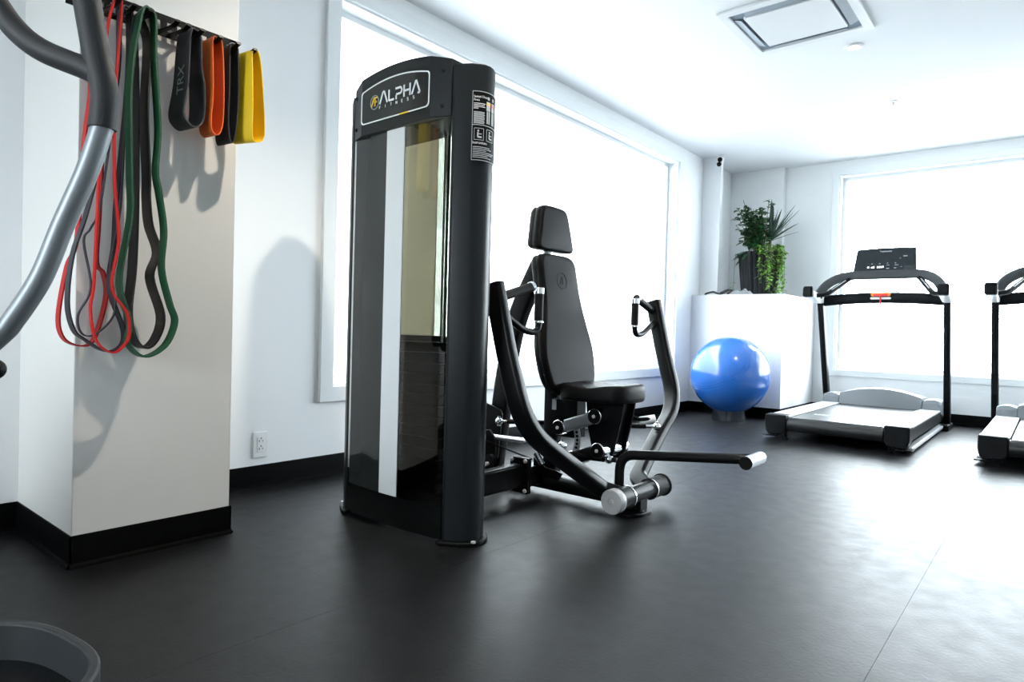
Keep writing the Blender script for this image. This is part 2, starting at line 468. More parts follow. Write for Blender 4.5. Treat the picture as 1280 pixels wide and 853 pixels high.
# header with arched top, convex in plan
def hdr_y(a): return 1.668 + (0.030 * max(0.0, (abs(a) - 0.205) / 0.083) ** 1.0)
N = 28
xs = [-0.288 + 0.576 * k / N for k in range(N + 1)]
xs = sorted(set([round(v, 5) for v in xs] + [-0.205, 0.205]))
arch = lambda a: 1.795 + 0.040 * (1 - (a / 0.288) ** 2)
m = MB(); vs = []; fs = []; n = len(xs)
for a in xs: vs += [(TX + a, hdr_y(a), 1.585), (TX + a, hdr_y(a), arch(a)), (TX + a, 1.88, arch(a)), (TX + a, 1.88, 1.585)]
for i in range(n - 1):
    for k in range(4): fs.append((4 * i + k, 4 * i + (k + 1) % 4, 4 * i + 4 + (k + 1) % 4, 4 * i + 4 + k))
fs += [(0, 1, 2, 3), tuple(4 * (n - 1) + k for k in (3, 2, 1, 0))]
header = m.add(vs, fs).build('tower_header', 'shell_black', press, smooth=12, bevel=0.002)
for a in (-0.262, 0.252):
    for z in (1.625, 1.755):
        MB().lathe([(0.008, -0.004), (0.008, 0.002), (0.006, 0.003), (0.004, -0.001)], (TX + a, hdr_y(a), z), (0, -1, 0), n=14).build('bolt', 'bolt_dark', header)
# badge plate (arched) and its outline
def badge_loop(m, n=14):
    a1 = 0.206 - m; z0 = 1.625 + m; r = 0.016
    top = lambda a: 1.760 - m + 0.030 * (1 - (a / 0.206) ** 2)
    pts = []
    for k in range(5):
        t = PI * (1 + k / 8); pts.append((-a1 + r + r * math.cos(t), z0 + r + r * math.sin(t)))
    for k in range(5):
        t = PI * (1.5 + k / 8); pts.append((a1 - r + r * math.cos(t), z0 + r + r * math.sin(t)))
    for k in range(4):
        t = PI * (k / 8); pts.append((a1 - r + r * math.cos(t), top(a1 - r) - r + r * math.sin(t)))
    for k in range(n + 1):
        a = (a1 - r) * (1 - 2 * k / n); pts.append((a, top(a)))
    for k in range(1, 5):
        t = PI * (0.5 + k / 8); pts.append((-a1 + r + r * math.cos(t), top(a1 - r) - r + r * math.sin(t)))
    return pts
hf = lambda a, b, d: (TX + a, 1.668 - d, b)
MB().prism(badge_loop(0.0), hf, 0.0, 0.0022).build('badge', 'badge_black', header, smooth=0)
MB().frame(badge_loop(0.002), badge_loop(0.0072), hf, 0.002, 0.0032).build('badge_border', 'white_ink', header, smooth=0)
MB().box(TX + 0.035, TX + 0.09, 1.6644, 1.667, 1.6268, 1.6325).build('badge_accent', 'yellow_ink', header, smooth=0)
# lettering: strokes on the badge
def stroke(m, pts, wd, ox, oz, sc, d0=0.002, d1=0.0034):
    for (p, q) in zip(pts[:-1], pts[1:]):
        p = Vector((p[0], p[1])); q = Vector((q[0], q[1])); t = (q - p).normalized(); nn = Vector((-t.y, t.x)) * wd / 2
        quad = [p + nn, p - nn, q - nn, q + nn]
        m.prism([(ox + v.x * sc, oz + v.y * sc) for v in quad], hf, d0, d1)
L = {'A': [[(0, 0), (0.42, 1), (0.58, 1), (1.0, 0)]], 'a': [[(0.0, 0), (0.45, 1.0)], [(0.38, 1.0), (0.62, 1.0)], [(0.55, 1.0), (1.0, 0), (0.72, 0.0)]],
     'L': [[(0.1, 1), (0.1, 0.08), (0.75, 0.08)]], 'P': [[(0.1, 0), (0.1, 0.35)], [(0.0, 0.92), (0.65, 0.92), (0.8, 0.78), (0.8, 0.55), (0.65, 0.42), (0.1, 0.42)]],
     'H': [[(0.1, 0), (0.1, 1)], [(0.85, 0), (0.85, 1)], [(0.1, 0.5), (0.85, 0.5)]]}
m = MB(); ox = -0.085; sc = 0.046; zb = 1.692
for ch, adv in (('A', 1.12), ('L', 0.95), ('P', 1.0), ('H', 1.08), ('a', 1.0)):
    m = MB()
    for st in L[ch]: stroke(m, st, 0.17, ox, zb, sc)
    ox += adv * sc
    m.build('name_letter', 'white_ink', header, smooth=0)
m = MB()
F = {'F': [[(0, 0), (0, 1), (0.6, 1)], [(0, .5), (.5, .5)]], 'I': [[(0.3, 0), (0.3, 1)]], 'T': [[(0, 1), (.8, 1)], [(.4, 0), (.4, 1)]], 'N': [[(0, 0), (0, 1), (.7, 0), (.7, 1)]],
     'E': [[(.6, 0), (0, 0), (0, 1), (.6, 1)], [(0, .5), (.5, .5)]], 'S': [[(0, 0), (.6, 0), (.6, .5), (0, .5), (0, 1), (.6, 1)]]}
ox = -0.087
for ch in 'FITNESS':
    m = MB()
    for st in F[ch]: stroke(m, st, 0.22, ox, 1.674, 0.0105)
    ox += 0.0335
    m.build('tagline_letter', 'white_ink', header, smooth=0)
m = MB(); r0 = [(-0.118 + 0.027 * math.cos(2 * PI * k / 28), 1.706 + 0.029 * math.sin(2 * PI * k / 28)) for k in range(28)]
r1 = [(-0.118 + 0.0243 * math.cos(2 * PI * k / 28), 1.706 + 0.0263 * math.sin(2 * PI * k / 28)) for k in range(28)]
m.frame(r0, r1, hf, 0.002, 0.0034).build('emblem_ring', 'grey_ink', header, smooth=0)
m = MB(); stroke(m, [(0, 0), (.4, 1), (.8, 1)], 0.2, -0.137, 1.690, 0.034); stroke(m, [(.62, 0), (.62, .9)], 0.2, -0.137, 1.690, 0.034)
stroke(m, [(.45, .5), (1.0, .5)], 0.2, -0.137, 1.690, 0.034); stroke(m, [(.8, 1), (1.1, 1)], 0.2, -0.137, 1.690, 0.034)
m.build('emblem', 'yellow_ink', header, smooth=0)

# front shroud: printed panel, silver stripe, clear window; slightly convex
def shroud_y(a): return 1.700 - 0.018 * (1 - (a / 0.288) ** 2)
def shroud_panel(name, mt, a0, a1, z0, z1, off=0.0, th=0.004, n=10, yf=shroud_y, par=press):
    m = MB(); vs = []; fs = []
    for k in range(n + 1):
        a = a0 + (a1 - a0) * k / n; y = yf(a) - off
        vs += [(TX + a, y, z0), (TX + a, y, z1), (TX + a, y + th, z1), (TX + a, y + th, z0)]
    for i in range(n):
        for k in range(4): fs.append((4 * i + k, 4 * i + (k + 1) % 4, 4 * i + 4 + (k + 1) % 4, 4 * i + 4 + k))
    fs += [(0, 1, 2, 3), tuple(4 * n + k for k in (3, 2, 1, 0))]
    return m.add(vs, fs).build(name, mt, par, smooth=30)
shroud_panel('shroud_printed_panel', 'smoke_print', -0.272, -0.050, 0.136, 1.584)
shroud_panel('shroud_stripe', 'stripe_silver', -0.054, 0.052, 0.136, 1.584, off=0.0015)
shroud_panel('shroud_window', 'shroud_clear', 0.052, 0.286, 0.136, 1.584)
shroud_panel('shroud_edge_trim', 'brushed', -0.286, -0.273, 0.20, 1.584)
shroud_panel('kick_panel', 'gloss_black', -0.288, 0.288, 0.016, 0.134, off=0.002, th=0.02)
# rear shroud
ry = lambda a: 1.885 + 0.010 * (1 - (a / 0.288) ** 2)
shroud_panel('rear_panel', 'smoke_print', -0.288, -0.215, 0.05, 1.60, yf=ry)
shroud_panel('rear_frosted_panel', 'shroud_rear_frost', -0.215, 0.015, 0.77, 1.60, yf=ry)
shroud_panel('rear_window', 'shroud_clear', 0.015, 0.288, 0.77, 1.60, yf=ry)
shroud_panel('rear_lower_panel', 'plate_black', -0.215, 0.288, 0.05, 0.77, yf=ry)
MB().box(TX + 0.082, TX + 0.100, 1.868, 1.880, 0.77, 1.585).build('rear_mullion', 'cap_silver', press)
# weight stack and guide rods
z = 0.17
for i in range(14):
    MB().box(TX - 0.215, TX + 0.215, 1.735, 1.835, z, z + 0.038).build('weight_plate', 'plate_black', press, bevel=0.003, bseg=1); z += 0.0415
for a in (-0.188, 0.188):
    MB().cyl((TX + a, 1.785, 0.10), (TX + a, 1.785, 1.60), 0.011, 12).build('guide_rod', 'chrome', press)
MB().box(TX - 0.29, TX + 0.29, 1.74, 1.83, 0.04, 0.16).build('tower_base_beam', 'steel_black', press, bevel=0.004)

# instruction placard on the right column, following its curved side
sp = spline([(a, b) for a, b in colplan[2:]], 6)
slen = [0.0]
for i in range(1, len(sp)): slen.append(slen[-1] + (sp[i] - sp[i - 1]).length)
def onskin(s, z, d):
    s = (s - 0.020) * 0.84 + 0.003
    s = max(0.0, min(slen[-1] - 1e-4, s)); i = 0
    while slen[i + 1] < s: i += 1
    t = (s - slen[i]) / (slen[i + 1] - slen[i]); p = sp[i].lerp(sp[i + 1], t); tg = (sp[i + 1] - sp[i]).normalized()
    nrm = Vector((tg.y, -tg.x, 0))
    q = p + nrm * (0.0022 + d)
    return (TX + q.x, q.y, z)
def skin_patch(m, s0, s1, z0, z1, d0=0.0, d1=0.0008, n=None):
    n = n or max(1, int(abs(s1 - s0) / 0.006)); vs = []; fs = []
    for k in range(n + 1):
        s = s0 + (s1 - s0) * k / n
        vs += [onskin(s, z0, d0), onskin(s, z1, d0), onskin(s, z1, d1), onskin(s, z0, d1)]
    for i in range(n):
        for k in range(4): fs.append((4 * i + k, 4 * i + (k + 1) % 4, 4 * i + 4 + (k + 1) % 4, 4 * i + 4 + k))
    fs += [(0, 1, 2, 3), tuple(4 * n + k for k in (3, 2, 1, 0))]
    m.add(vs, fs)
S0, S1, Z0, Z1 = 0.020, 0.165, 1.420, 1.672
m = MB(); skin_patch(m, S0, S1, Z0, Z1, -0.0004, 0.0004); placard = m.build('placard', 'plate_black', press, smooth=30)
m = MB(); lw = 0.0022
for (a, b, c, d) in ((S0, S1, Z1 - lw, Z1), (S0, S1, Z0, Z0 + lw), (S0, S0 + lw, Z0, Z1), (S1 - lw, S1, Z0, Z1), (S0, S1, 1.548, 1.548 + lw)): skin_patch(m, a, b, c, d, 0.0004, 0.0012)
for (a, b) in ((0.030, 0.072), (0.086, 0.128)):
    for (p, q, r, s) in ((a, b, 1.536, 1.5375), (a, b, 1.494, 1.4955), (a, a + .0015, 1.494, 1.5375), (b - .0015, b, 1.494, 1.5375)): skin_patch(m, p, q, r, s, 0.0004, 0.0012)
m.build('placard_lines', 'grey_ink', placard, smooth=0)['kind'] = 'stuff'
m = MB()
for (body, size, s, z) in (('Seated Chest', 0.0115, 0.026, 1.648), ('Press', 0.0115, 0.026, 1.636), ('Instructions', 0.0135, 0.024, 1.480)):
    tv, tf = text_geo(body, size); m.add([onskin(s + a, z + b, 0.0012) for a, b in tv], tf)
for k in range(4):
    skin_patch(m, 0.026, 0.026 + (0.052, 0.047, 0.05, 0.02)[k], 1.626 - k * 0.006, 1.628 - k * 0.006, 0.0004, 0.001)
m.build('placard_lettering', 'white_ink', placard, smooth=0)['kind'] = 'stuff'
m = MB()
for k in range(9): skin_patch(m, 0.027, 0.027 + random.uniform(0.045, 0.05), 1.594 - k * 0.005, 1.597 - k * 0.005, 0.0004, 0.001)
for k in range(7): skin_patch(m, 0.026, 0.026 + (0.08, 0.09, 0.06, 0.11, 0.1, 0.07, 0.09)[k], 1.468 - k * 0.0063, 1.4702 - k * 0.0063, 0.0004, 0.001)
for c in (0.051, 0.107):    # seated figures in the two boxes
    skin_patch(m, c - .008, c - .002, 1.505, 1.522, .0004, .001); skin_patch(m, c - .006, c + .012, 1.502, 1.508, .0004, .001); skin_patch(m, c - .007, c, 1.524, 1.531, .0004, .001); skin_patch(m, c - .002, c + .012, 1.515, 1.518, .0004, .001)
for c in (0.094, 0.125):    # anatomical figures
    skin_patch(m, c - .005, c + .005, 1.645, 1.656, .0004, .001); skin_patch(m, c - .011, c + .011, 1.605, 1.638, .0004, .001)
    skin_patch(m, c - .009, c - .002, 1.558, 1.603, .0004, .001); skin_patch(m, c + .002, c + .009, 1.558, 1.603, .0004, .001)
m.build('placard_pictograms', 'grey_ink', placard, smooth=0)['kind'] = 'stuff'
m = MB(); skin_patch(m, .083, .089, 1.624, 1.634, .001, .0014); skin_patch(m, .099, .105, 1.624, 1.634, .001, .0014); m.build('placard_yellow_mark', 'yellow_ink', placard, smooth=0)
m = MB(); skin_patch(m, .115, .121, 1.624, 1.636, .001, .0014); skin_patch(m, .129, .136, 1.620, 1.632, .001, .0014); m.build('placard_red_mark', 'red_ink', placard, smooth=0)

# main frame ---------------------------------------------------------------
MB().box(-1.976, -1.920, 1.86, 2.42, 0.058, 0.170).build('cross_beam', 'steel_black', press, bevel=0.012)
fl = MB().box(-2.003, -1.893, 2.42, 2.434, 0.028, 0.198).build('flange', 'steel_black', press, bevel=0.004)
for a in (-1.990, -1.906):
    for z in (0.043, 0.184):
        MB().lathe([(0.010, -0.004), (0.010, 0.007), (0.005, 0.009)], (a, 2.42, z), (0, -1, 0), n=12).build('bolt', 'zinc', fl)
MB().box(-2.003, -1.893, 2.436, 2.450, 0.028, 0.198).build('flange', 'steel_black', press, bevel=0.004)
MB().box(-1.985, -1.905, 2.45, 2.60, 0.055, 0.150).build('cross_beam_stub', 'steel_black', press, bevel=0.008)
MB().sweep([(-2.36, MY, 0.062), (-1.44, MY, 0.062)], rrect(0.085, 0.075, 0.030)).build('spine_tube', 'steel_black', press, smooth=50)
def footpad(x, y, wx, wy):
    f = MB().prism(rrect(wx, wy, min(wx, wy) * 0.4, 5), lambda a, b, d: (x + a, y + b, d), 0.0, 0.016).build('foot_plate', 'steel_black', press, bevel=0.003)
    MB().lathe([(0.009, 0), (0.009, 0.006), (0.004, 0.007)], (x + wx * 0.33, y, 0.016), n=10).build('bolt', 'zinc', f)
footpad(-1.43, 2.60, 0.14, 0.17); footpad(-2.33, 2.60, 0.12, 0.30)
MB().box(-1.455, -1.375, 2.565, 2.635, 0.016, 0.10).build('front_upright', 'steel_black', press, bevel=0.006)
MB().box(-2.36, -2.29, 2.57, 2.63, 0.016, 0.10).build('rear_foot_post', 'steel_black', press, bevel=0.006)
# rear upright, leaning to carry the back pad
MB().sweep(fillet([(-2.262, MY, 0.08), (-2.19, MY, 0.62), (-2.13, MY, 0.88), (-1.99, MY, 1.13)], 0.12), rrect(0.06, 0.10, 0.012), up=(1, 0, 0)).build('rear_upright', 'steel_black', press, smooth=50)
br = MB().prism([(-2.335, 0.16), (-2.19, 0.14), (-2.165, 0.37), (-2.18, 0.395), (-2.30, 0.43)], lambda a, b, d: (a, MY + d, b), -0.062, -0.048).build('gusset_plate', 'steel_black', press, bevel=0.003)
for (a, z) in ((-2.285, 0.375), (-2.285, 0.29)):
    MB().lathe([(0.011, 0.0), (0.011, 0.008), (0.005, 0.010)], (a, MY - 0.062, z), (0, -1, 0), n=12).build('bolt', 'zinc', br)
MB().sweep([(-1.885, MY, 0.09), (-1.885, MY, 0.60), (-1.90, MY, 0.75)], rrect(0.06, 0.075, 0.010), up=(1, 0, 0)).build('seat_post', 'steel_black', press, smooth=50)
MB().sweep([(-1.95, MY, 1.12), (-1.92, MY, 0.70)], rrect(0.06, 0.03, 0.008), up=(1, 0, 0)).build('back_bracket', 'steel_black', press, smooth=50)
MB().sweep([(-1.945, MY, 1.08), (-1.955, MY, 1.30)], rrect(0.045, 0.02, 0.004), up=(1, 0, 0)).build('headrest_bracket', 'brushed', press, smooth=50)

# pads ---------------------------------------------------------------------
def pad(name, outline, x_at, th, nm=press, tilt=None):
    """outline: closed (y,z) loop; x_at(z) gives the front face; layered with piping lines"""
    o = spline(outline, 5, closed=True)
    pts = [(p.x, p.y) for p in o]
    cy = sum(p[0] for p in pts) / len(pts); cz = sum(p[1] for p in pts) / len(pts)
    def ring(sc, dx):
        out = []
        for (a, b) in pts:
            vx, vz = a - cy, b - cz; l = math.hypot(vx, vz); k = (l - sc) / l
            z = cz + vz * k
            out.append((x_at(z) + dx, MY + cy + vx * k, z))
        return out
    def shell(layers, matn, pname, par):
        m = MB(); n = len(pts); vs = []; fs = []
        for (sc, dx) in layers: vs += ring(sc, dx)
        for i in range(len(layers) - 1):
            for k in range(n):
                l = (k + 1) % n; fs.append((i * n + k, i * n + l, (i + 1) * n + l, (i + 1) * n + k))
        fs.append(tuple(range(n))); fs.append(tuple((len(layers) - 1) * n + k for k in range(n)))
        return m.add(vs, fs).build(pname, matn, par, smooth=50)
    f = shell([(0.004, -th * 0.52), (0.0, -th * 0.45), (0.0, -0.014), (0.004, -0.006), (0.012, -0.001), (0.022, 0.0)], 'leather', name, press)
    shell([(0.03, -th), (0.012, -th + 0.004), (0.006, -th + 0.012), (0.006, -th * 0.52 - 0.004), (0.010, -th * 0.52)], 'leather_side', 'pad_backing', f)
    return f
back_x = lambda z: -1.755 - (z - 0.53) * 0.192
bk = [(-0.10, 1.175), (0.0, 1.178), (0.10, 1.175), (0.137, 1.150), (0.143, 1.08), (0.150, 0.98), (0.178, 0.85), (0.203, 0.74), (0.205, 0.66), (0.185, 0.57), (0.150, 0.520), (0.10, 0.505),
      (0, 0.502), (-0.10, 0.505), (-0.150, 0.520), (-0.185, 0.57), (-0.205, 0.66), (-0.203, 0.74), (-0.178, 0.85), (-0.150, 0.98), (-0.143, 1.08), (-0.137, 1.150)]
back_pad = pad('back_pad', bk, back_x, 0.075)
hd = [(-0.06, 1.415), (0.06, 1.415), (0.10, 1.40), (0.118, 1.36), (0.140, 1.26), (0.146, 1.22), (0.135, 1.200), (0.08, 1.194), (-0.08, 1.194), (-0.135, 1.200), (-0.146, 1.22), (-0.140, 1.26), (-0.118, 1.36), (-0.10, 1.40)]
pad('head_pad', hd, lambda z: -1.885 - (z - 1.2) * 0.08, 0.085)
# embossed ring on the back pad
m = MB(); zc = 1.05
rg = [(MY + 0.040 * math.cos(2 * PI * k / 24), zc + 0.040 * math.sin(2 * PI * k / 24)) for k in range(24)]
m.sweep([(back_x(b) + 0.0002, a, b) for a, b in rg], circle(0.0016, 6), closed=True, up=(1, 0, 0))
for (p, q) in (((-.018, -.018), (0, .02)), ((0, .02), (.018, .018)), ((.006, -.018), (.006, .015)), ((-.005, -.004), (.016, -.004))):
    m.cyl((back_x(zc + p[1]) + .0002, MY + p[0], zc + p[1]), (back_x(zc + q[1]) + .0002, MY + q[0], zc + q[1]), 0.0016, 6)
m.build('embossed_emblem', 'leather', back_pad)
# saddle seat: loop in plan, wavy top
so = [(-1.775, 0), (-1.77, -0.09), (-1.735, -0.145), (-1.67, -0.165), (-1.59, -0.155), (-1.52, -0.145), (-1.465, -0.13), (-1.435, -0.08), (-1.428, 0), (-1.435, 0.08), (-1.465, 0.13), (-1.52, 0.145), (-1.59, 0.155), (-1.67, 0.165), (-1.735, 0.145), (-1.77, 0.09)]
so = [(p.x, p.y) for p in spline(so, 4, closed=True)]
def seat_top(x, y): return 0.567 - 0.012 * math.exp(-((x + 1.60) / 0.07) ** 2) + 0.004 * math.cos((x + 1.45) * 14) - 0.010 * (y / 0.19) ** 2 * 0
m = MB(); vs = []; fs = []; n = len(so); cx = -1.59
lay = [(1.0, 0.498, 0), (1.012, 0.512, 0), (1.008, -0.028, 1), (0.985, -0.008, 1), (0.94, -0.001, 1), (0.85, 0.0, 1), (0.6, 0.0, 1), (0.3, 0.0, 1)]
lay = [(0.97, 0.492, 0)] + lay
for (s, z, top) in lay:
    for (a, b) in so:
        px, py = cx + (a - cx) * s, b * s
        vs.append((px, MY + py, (seat_top(px, py) + z) if top else z))
for i in range(len(lay) - 1):
    for k in range(n): l = (k + 1) % n; fs.append((i * n + k, i * n + l, (i + 1) * n + l, (i + 1) * n + k))
fs.append(tuple(range(n))); fs.append(tuple((len(lay) - 1) * n + k for k in range(n)))
seat = m.add(vs, fs).build('seat', 'leather', press, smooth=60)
# seat carriage: two trapezoid side plates, front web, four-bar links with round caps
for y in (-0.055, 0.045):
    MB().prism([(-1.66, 0.492), (-1.46, 0.492), (-1.475, 0.40), (-1.515, 0.235), (-1.56, 0.215), (-1.61, 0.225), (-1.645, 0.36)], lambda a, b, d: (a, MY + y + d, b), 0.0, 0.012).build('carriage_plate', 'plate_black', press, bevel=0.002)
MB().prism([(-1.50, 0.49), (-1.48, 0.49), (-1.535, 0.24), (-1.555, 0.24)], lambda a, b, d: (a, MY + d, b), -0.043, 0.045).build('carriage_web', 'plate_black', press)
MB().box(-1.86, -1.72, MY - 0.04, MY + 0.04, 0.30, 0.48).build('carriage_block', 'plate_black', press, bevel=0.004)
MB().box(-1.862, -1.838, MY - 0.0425, MY - 0.040, 0.425, 0.475).build('block_sticker', 'grey_ink', press)
LA, LB, LC, LD = (-1.772, 0.354), (-1.570, 0.428), (-1.752, 0.200), (-1.550, 0.276)
for (p, q, mt) in ((LA, LB, 'silver_paint'), (LC, LD, 'steel_black')):
    MB().sweep([(p[0], MY - 0.075, p[1]), (q[0], MY - 0.075, q[1])], rrect(0.034, 0.058, 0.010), up=(0, 0, 1)).build('link_bar', mt, press, smooth=50)
    MB().sweep([(p[0], MY + 0.075, p[1]), (q[0], MY + 0.075, q[1])], rrect(0.034, 0.058, 0.010), up=(0, 0, 1)).build('link_bar', mt, press, smooth=50)
for (p, y0) in ((LA, -0.115), (LB, -0.122), (LD, -0.122), (LC, -0.11)):
    h = MB().cyl((p[0], MY + y0, p[1]), (p[0], MY + 0.10, p[1]), 0.036, 24).build('pivot_hub', 'chrome', press, bevel=0.003)
    MB().cyl((p[0], MY + y0 - 0.004, p[1]), (p[0], MY + y0, p[1]), 0.0315, 24).build('hub_cap', 'plate_black', h)
    MB().lathe([(0.008, 0), (0.008, 0.004), (0.004, 0.005)], (p[0], MY + y0 - 0.004, p[1]), (0, -1, 0), n=12).build('bolt', 'zinc', h)
# curved index plate with holes
ip = []
for k in range(9): t = math.radians(-22 + 44 * k / 8); ip.append((-1.93 + 0.235 * math.cos(t), 0.300 + 0.235 * math.sin(t) * 0.8))
m = MB()
m.sweep([(a, MY - 0.062, b) for a, b in ip], rrect(0.005, 0.034, 0.002), up=(1, 0, 0)); idx = m.build('index_plate', 'cap_silver', press, smooth=50)
for k in (2, 3, 4, 5, 6): MB().cyl((ip[k][0], MY - 0.067, ip[k][1]), (ip[k][0], MY - 0.0645, ip[k][1]), 0.0068, 12).build('index_hole', 'bolt_dark', idx)
# seat lever and chrome handle on the far side
MB().tube(fillet([(-1.50, MY + 0.05, 0.43), (-1.47, MY + 0.10, 0.405), (-1.42, MY + 0.15, 0.41)], 0.02), 0.009, 10).build('seat_lever', 'plate_black', press)
MB().cyl((-1.475, MY + 0.12, 0.398), (-1.415, MY + 0.16, 0.412), 0.018, 14).build('seat_lever_knob', 'plastic_white', press, bevel=0.004)

# press arms ----------------------------------------------------------------
PVX, PVZ = -1.405, 0.094
for sgn in (-1, 1):
    A = lambda x, d, z: (x, MY + sgn * d, z)
    path = [A(-1.43, 0.11, 0.098), A(-1.498, 0.160, 0.122), A(-1.538, 0.42, 0.286), A(-1.550, 0.650, 0.432), A(-1.640, 0.660, 0.72), A(-1.708, 0.666, 0.985)]
    path = fillet(path, [0, 0.03, 0.14, 0.15, 0.05, 0], 8)
    arm = MB().sweep(path, rrect(0.054, 0.080, 0.016, 4), up=(1, 0.0, 0.3)).build('press_arm', 'steel_black', press, smooth=50)
    # pivot sleeve and chrome end cap
    MB().cyl(A(PVX, 0.10, PVZ), A(PVX, 0.225, PVZ), 0.047, 28).build('pivot_sleeve', 'foam_grip' if sgn > 0 else 'steel_black', arm, bevel=0.003)
    cp = MB().lathe([(0.0525, -0.035 if sgn < 0 else -0.008), (0.0525, 0.0), (0.050, 0.004), (0.018, 0.004), (0.017, 0.002), (0.011, 0.002), (0.010, 0.006), (0.004, 0.007)], A(PVX, 0.228, PVZ), (0, sgn, 0), n=36).build('pivot_cap', 'cap_silver' if sgn < 0 else 'foam_grip', arm, smooth=35)
    MB().lathe([(0.0495, 0.0), (0.0495, 0.006)], A(PVX, 0.098, PVZ), (0, sgn, 0), n=28).build('sleeve_ring', 'chrome', arm)
    # handle: upper bar, vertical grip, lower return tube
    MB().cyl(A(-1.700, 0.640, 0.930), A(-1.690, 0.455, 0.985), 0.0195, 16).build('grip_bar', 'foam_grip', arm)
    MB().cyl(A(-1.690, 0.458, 0.984), A(-1.689, 0.440, 0.989), 0.0215, 16).build('grip_collar', 'chrome', arm, bevel=0.002)
    MB().tube(fillet([A(-1.678, 0.410, 0.972), A(-1.676, 0.410, 0.795), A(-1.680, 0.50, 0.800), A(-1.685, 0.650, 0.875)], 0.06, 8), 0.0145, 14).build('handle_tube', 'steel_black', arm)
    MB().cyl(A(-1.6775, 0.410, 0.845), A(-1.678, 0.410, 0.960), 0.0195, 16).build('grip', 'foam_grip', arm)
    MB().cyl(A(-1.678, 0.410, 0.958), A(-1.678, 0.410, 0.985), 0.021, 16).build('grip_collar', 'chrome', arm, bevel=0.002)
    MB().cyl(A(-1.677, 0.410, 0.836), A(-1.677, 0.410, 0.846), 0.0205, 16).build('grip_collar', 'chrome', arm, bevel=0.002)
    # tie rod with ball joints from arm to centre yoke
    p0 = V(A(-1.535, 0.412, 0.335)); p1 = V(-2.21, 2.45, 0.268) if sgn < 0 else V(-2.17, 2.525, 0.337)
    rod = MB().cyl(p0.lerp(p1, 0.07), p0.lerp(p1, 0.95), 0.0125, 12).build('tie_rod', 'brushed' if sgn < 0 else 'steel_black', press)
    dirn = (p1 - p0).normalized()
    for (p, s) in ((p0, 1), (p1, -1)):
        MB().sphere(p, 0.020, 14, 10).build('ball_joint', 'chrome', rod)
        MB().cyl(p + dirn * s * 0.01, p + dirn * s * 0.055, 0.009, 10).build('rod_end', 'chrome', rod)
        MB().cyl(p - V(0, 0, 0.024), p + V(0, 0, 0.026), 0.008, 8).build('joint_bolt', 'chrome', rod)
    MB().cyl(V(A(-1.540, 0.43, 0.29)), p0, 0.010, 10).build('rod_lug', 'steel_black', arm)
MB().cyl((PVX, MY - 0.10, PVZ), (PVX, MY + 0.10, PVZ), 0.038, 24).build('pivot_shaft', 'steel_black', press)
# yoke where the tie rods meet, push rod to the tower
# cable pulleys and brackets by the tower foot
for (a, b, z) in ((-2.10, 2.30, 0.255), (-2.05, 2.33, 0.165)):
    p = MB().lathe([(0.03, -0.012), (0.045, -0.010), (0.032, 0.0), (0.045, 0.010), (0.03, 0.012)], (a, b, z), (0.3, 1, 0), n=24).build('pulley', 'plate_black', press)
    MB().lathe([(0.010, -0.028), (0.010, 0.028)], (a, b, z), (0.3, 1, 0), n=12).build('bolt', 'zinc', p)
MB().prism([(-2.17, 0.06), (-2.05, 0.06), (-2.05, 0.28), (-2.09, 0.32), (-2.17, 0.30)], lambda a, b, d: (a, 2.36 + d, b), 0, 0.012).build('pulley_bracket', 'steel_black', press, bevel=0.002)
MB().tube([(-2.08, 1.85, 0.22), (-2.06, 2.28, 0.21)], 0.004, 8).build('drive_cable', 'plate_black', press)
MB().tube([(-2.09, 2.28, 0.29), (-1.93, 2.50, 0.18)], 0.004, 8).build('drive_cable', 'plate_black', press)
# lower bracket with chrome adjusters on the spine
MB().prism([(-1.93, 0.10), (-1.78, 0.10), (-1.76, 0.135), (-1.80, 0.145), (-1.86, 0.15), (-1.93, 0.19)], lambda a, b, d: (a, MY - 0.09 + d, b), 0, 0.012).build('spine_bracket', 'steel_black', press, bevel=0.002)
MB().box(-1.855, -1.825, MY - 0.045, MY - 0.039, 0.20, 0.235).build('serial_plate', 'grey_ink', press)
MB().cyl((-1.86, MY - 0.11, 0.165), (-1.90, MY - 0.11, 0.215), 0.015, 12).build('adjuster_spring', 'chrome', press)
# foot assist lever
lp = fillet([(-1.475, MY - 0.05, 0.10), (-1.475, MY - 0.05, 0.262), (-0.93, MY - 0.05, 0.322), (-0.872, MY - 0.03, 0.328)], [0, 0.075, 0.03, 0], 8)
lev = MB().tube(lp, 0.0215, 16).build('foot_lever', 'steel_black', press)
gp = [(-0.875, MY + 0.02, 0.323), (-0.872, MY - 0.075, 0.330)]
MB().cyl((-0.872, MY - 0.01, 0.330), (-0.872, MY - 0.165, 0.330), 0.0245, 22).build('lever_grip', 'brushed', lev, bevel=0.002)
MB().cyl((-0.872, MY - 0.165, 0.330), (-0.872, MY - 0.172, 0.330), 0.0255, 22).build('lever_cap', 'bolt_dark', lev, bevel=0.002)
MB().tube([(-1.72, MY - 0.09, 0.235), (-1.49, MY - 0.055, 0.235)], 0.012, 12).build('lever_link', 'steel_black', lev)
MB().sphere((-1.525, MY - 0.06, 0.235), 0.021, 14, 10).build('ball_joint', 'chrome', lev)
MB().cyl((-1.69, MY - 0.087, 0.235), (-1.56, MY - 0.065, 0.235), 0.017, 12).build('link_sleeve', 'steel_black', lev)

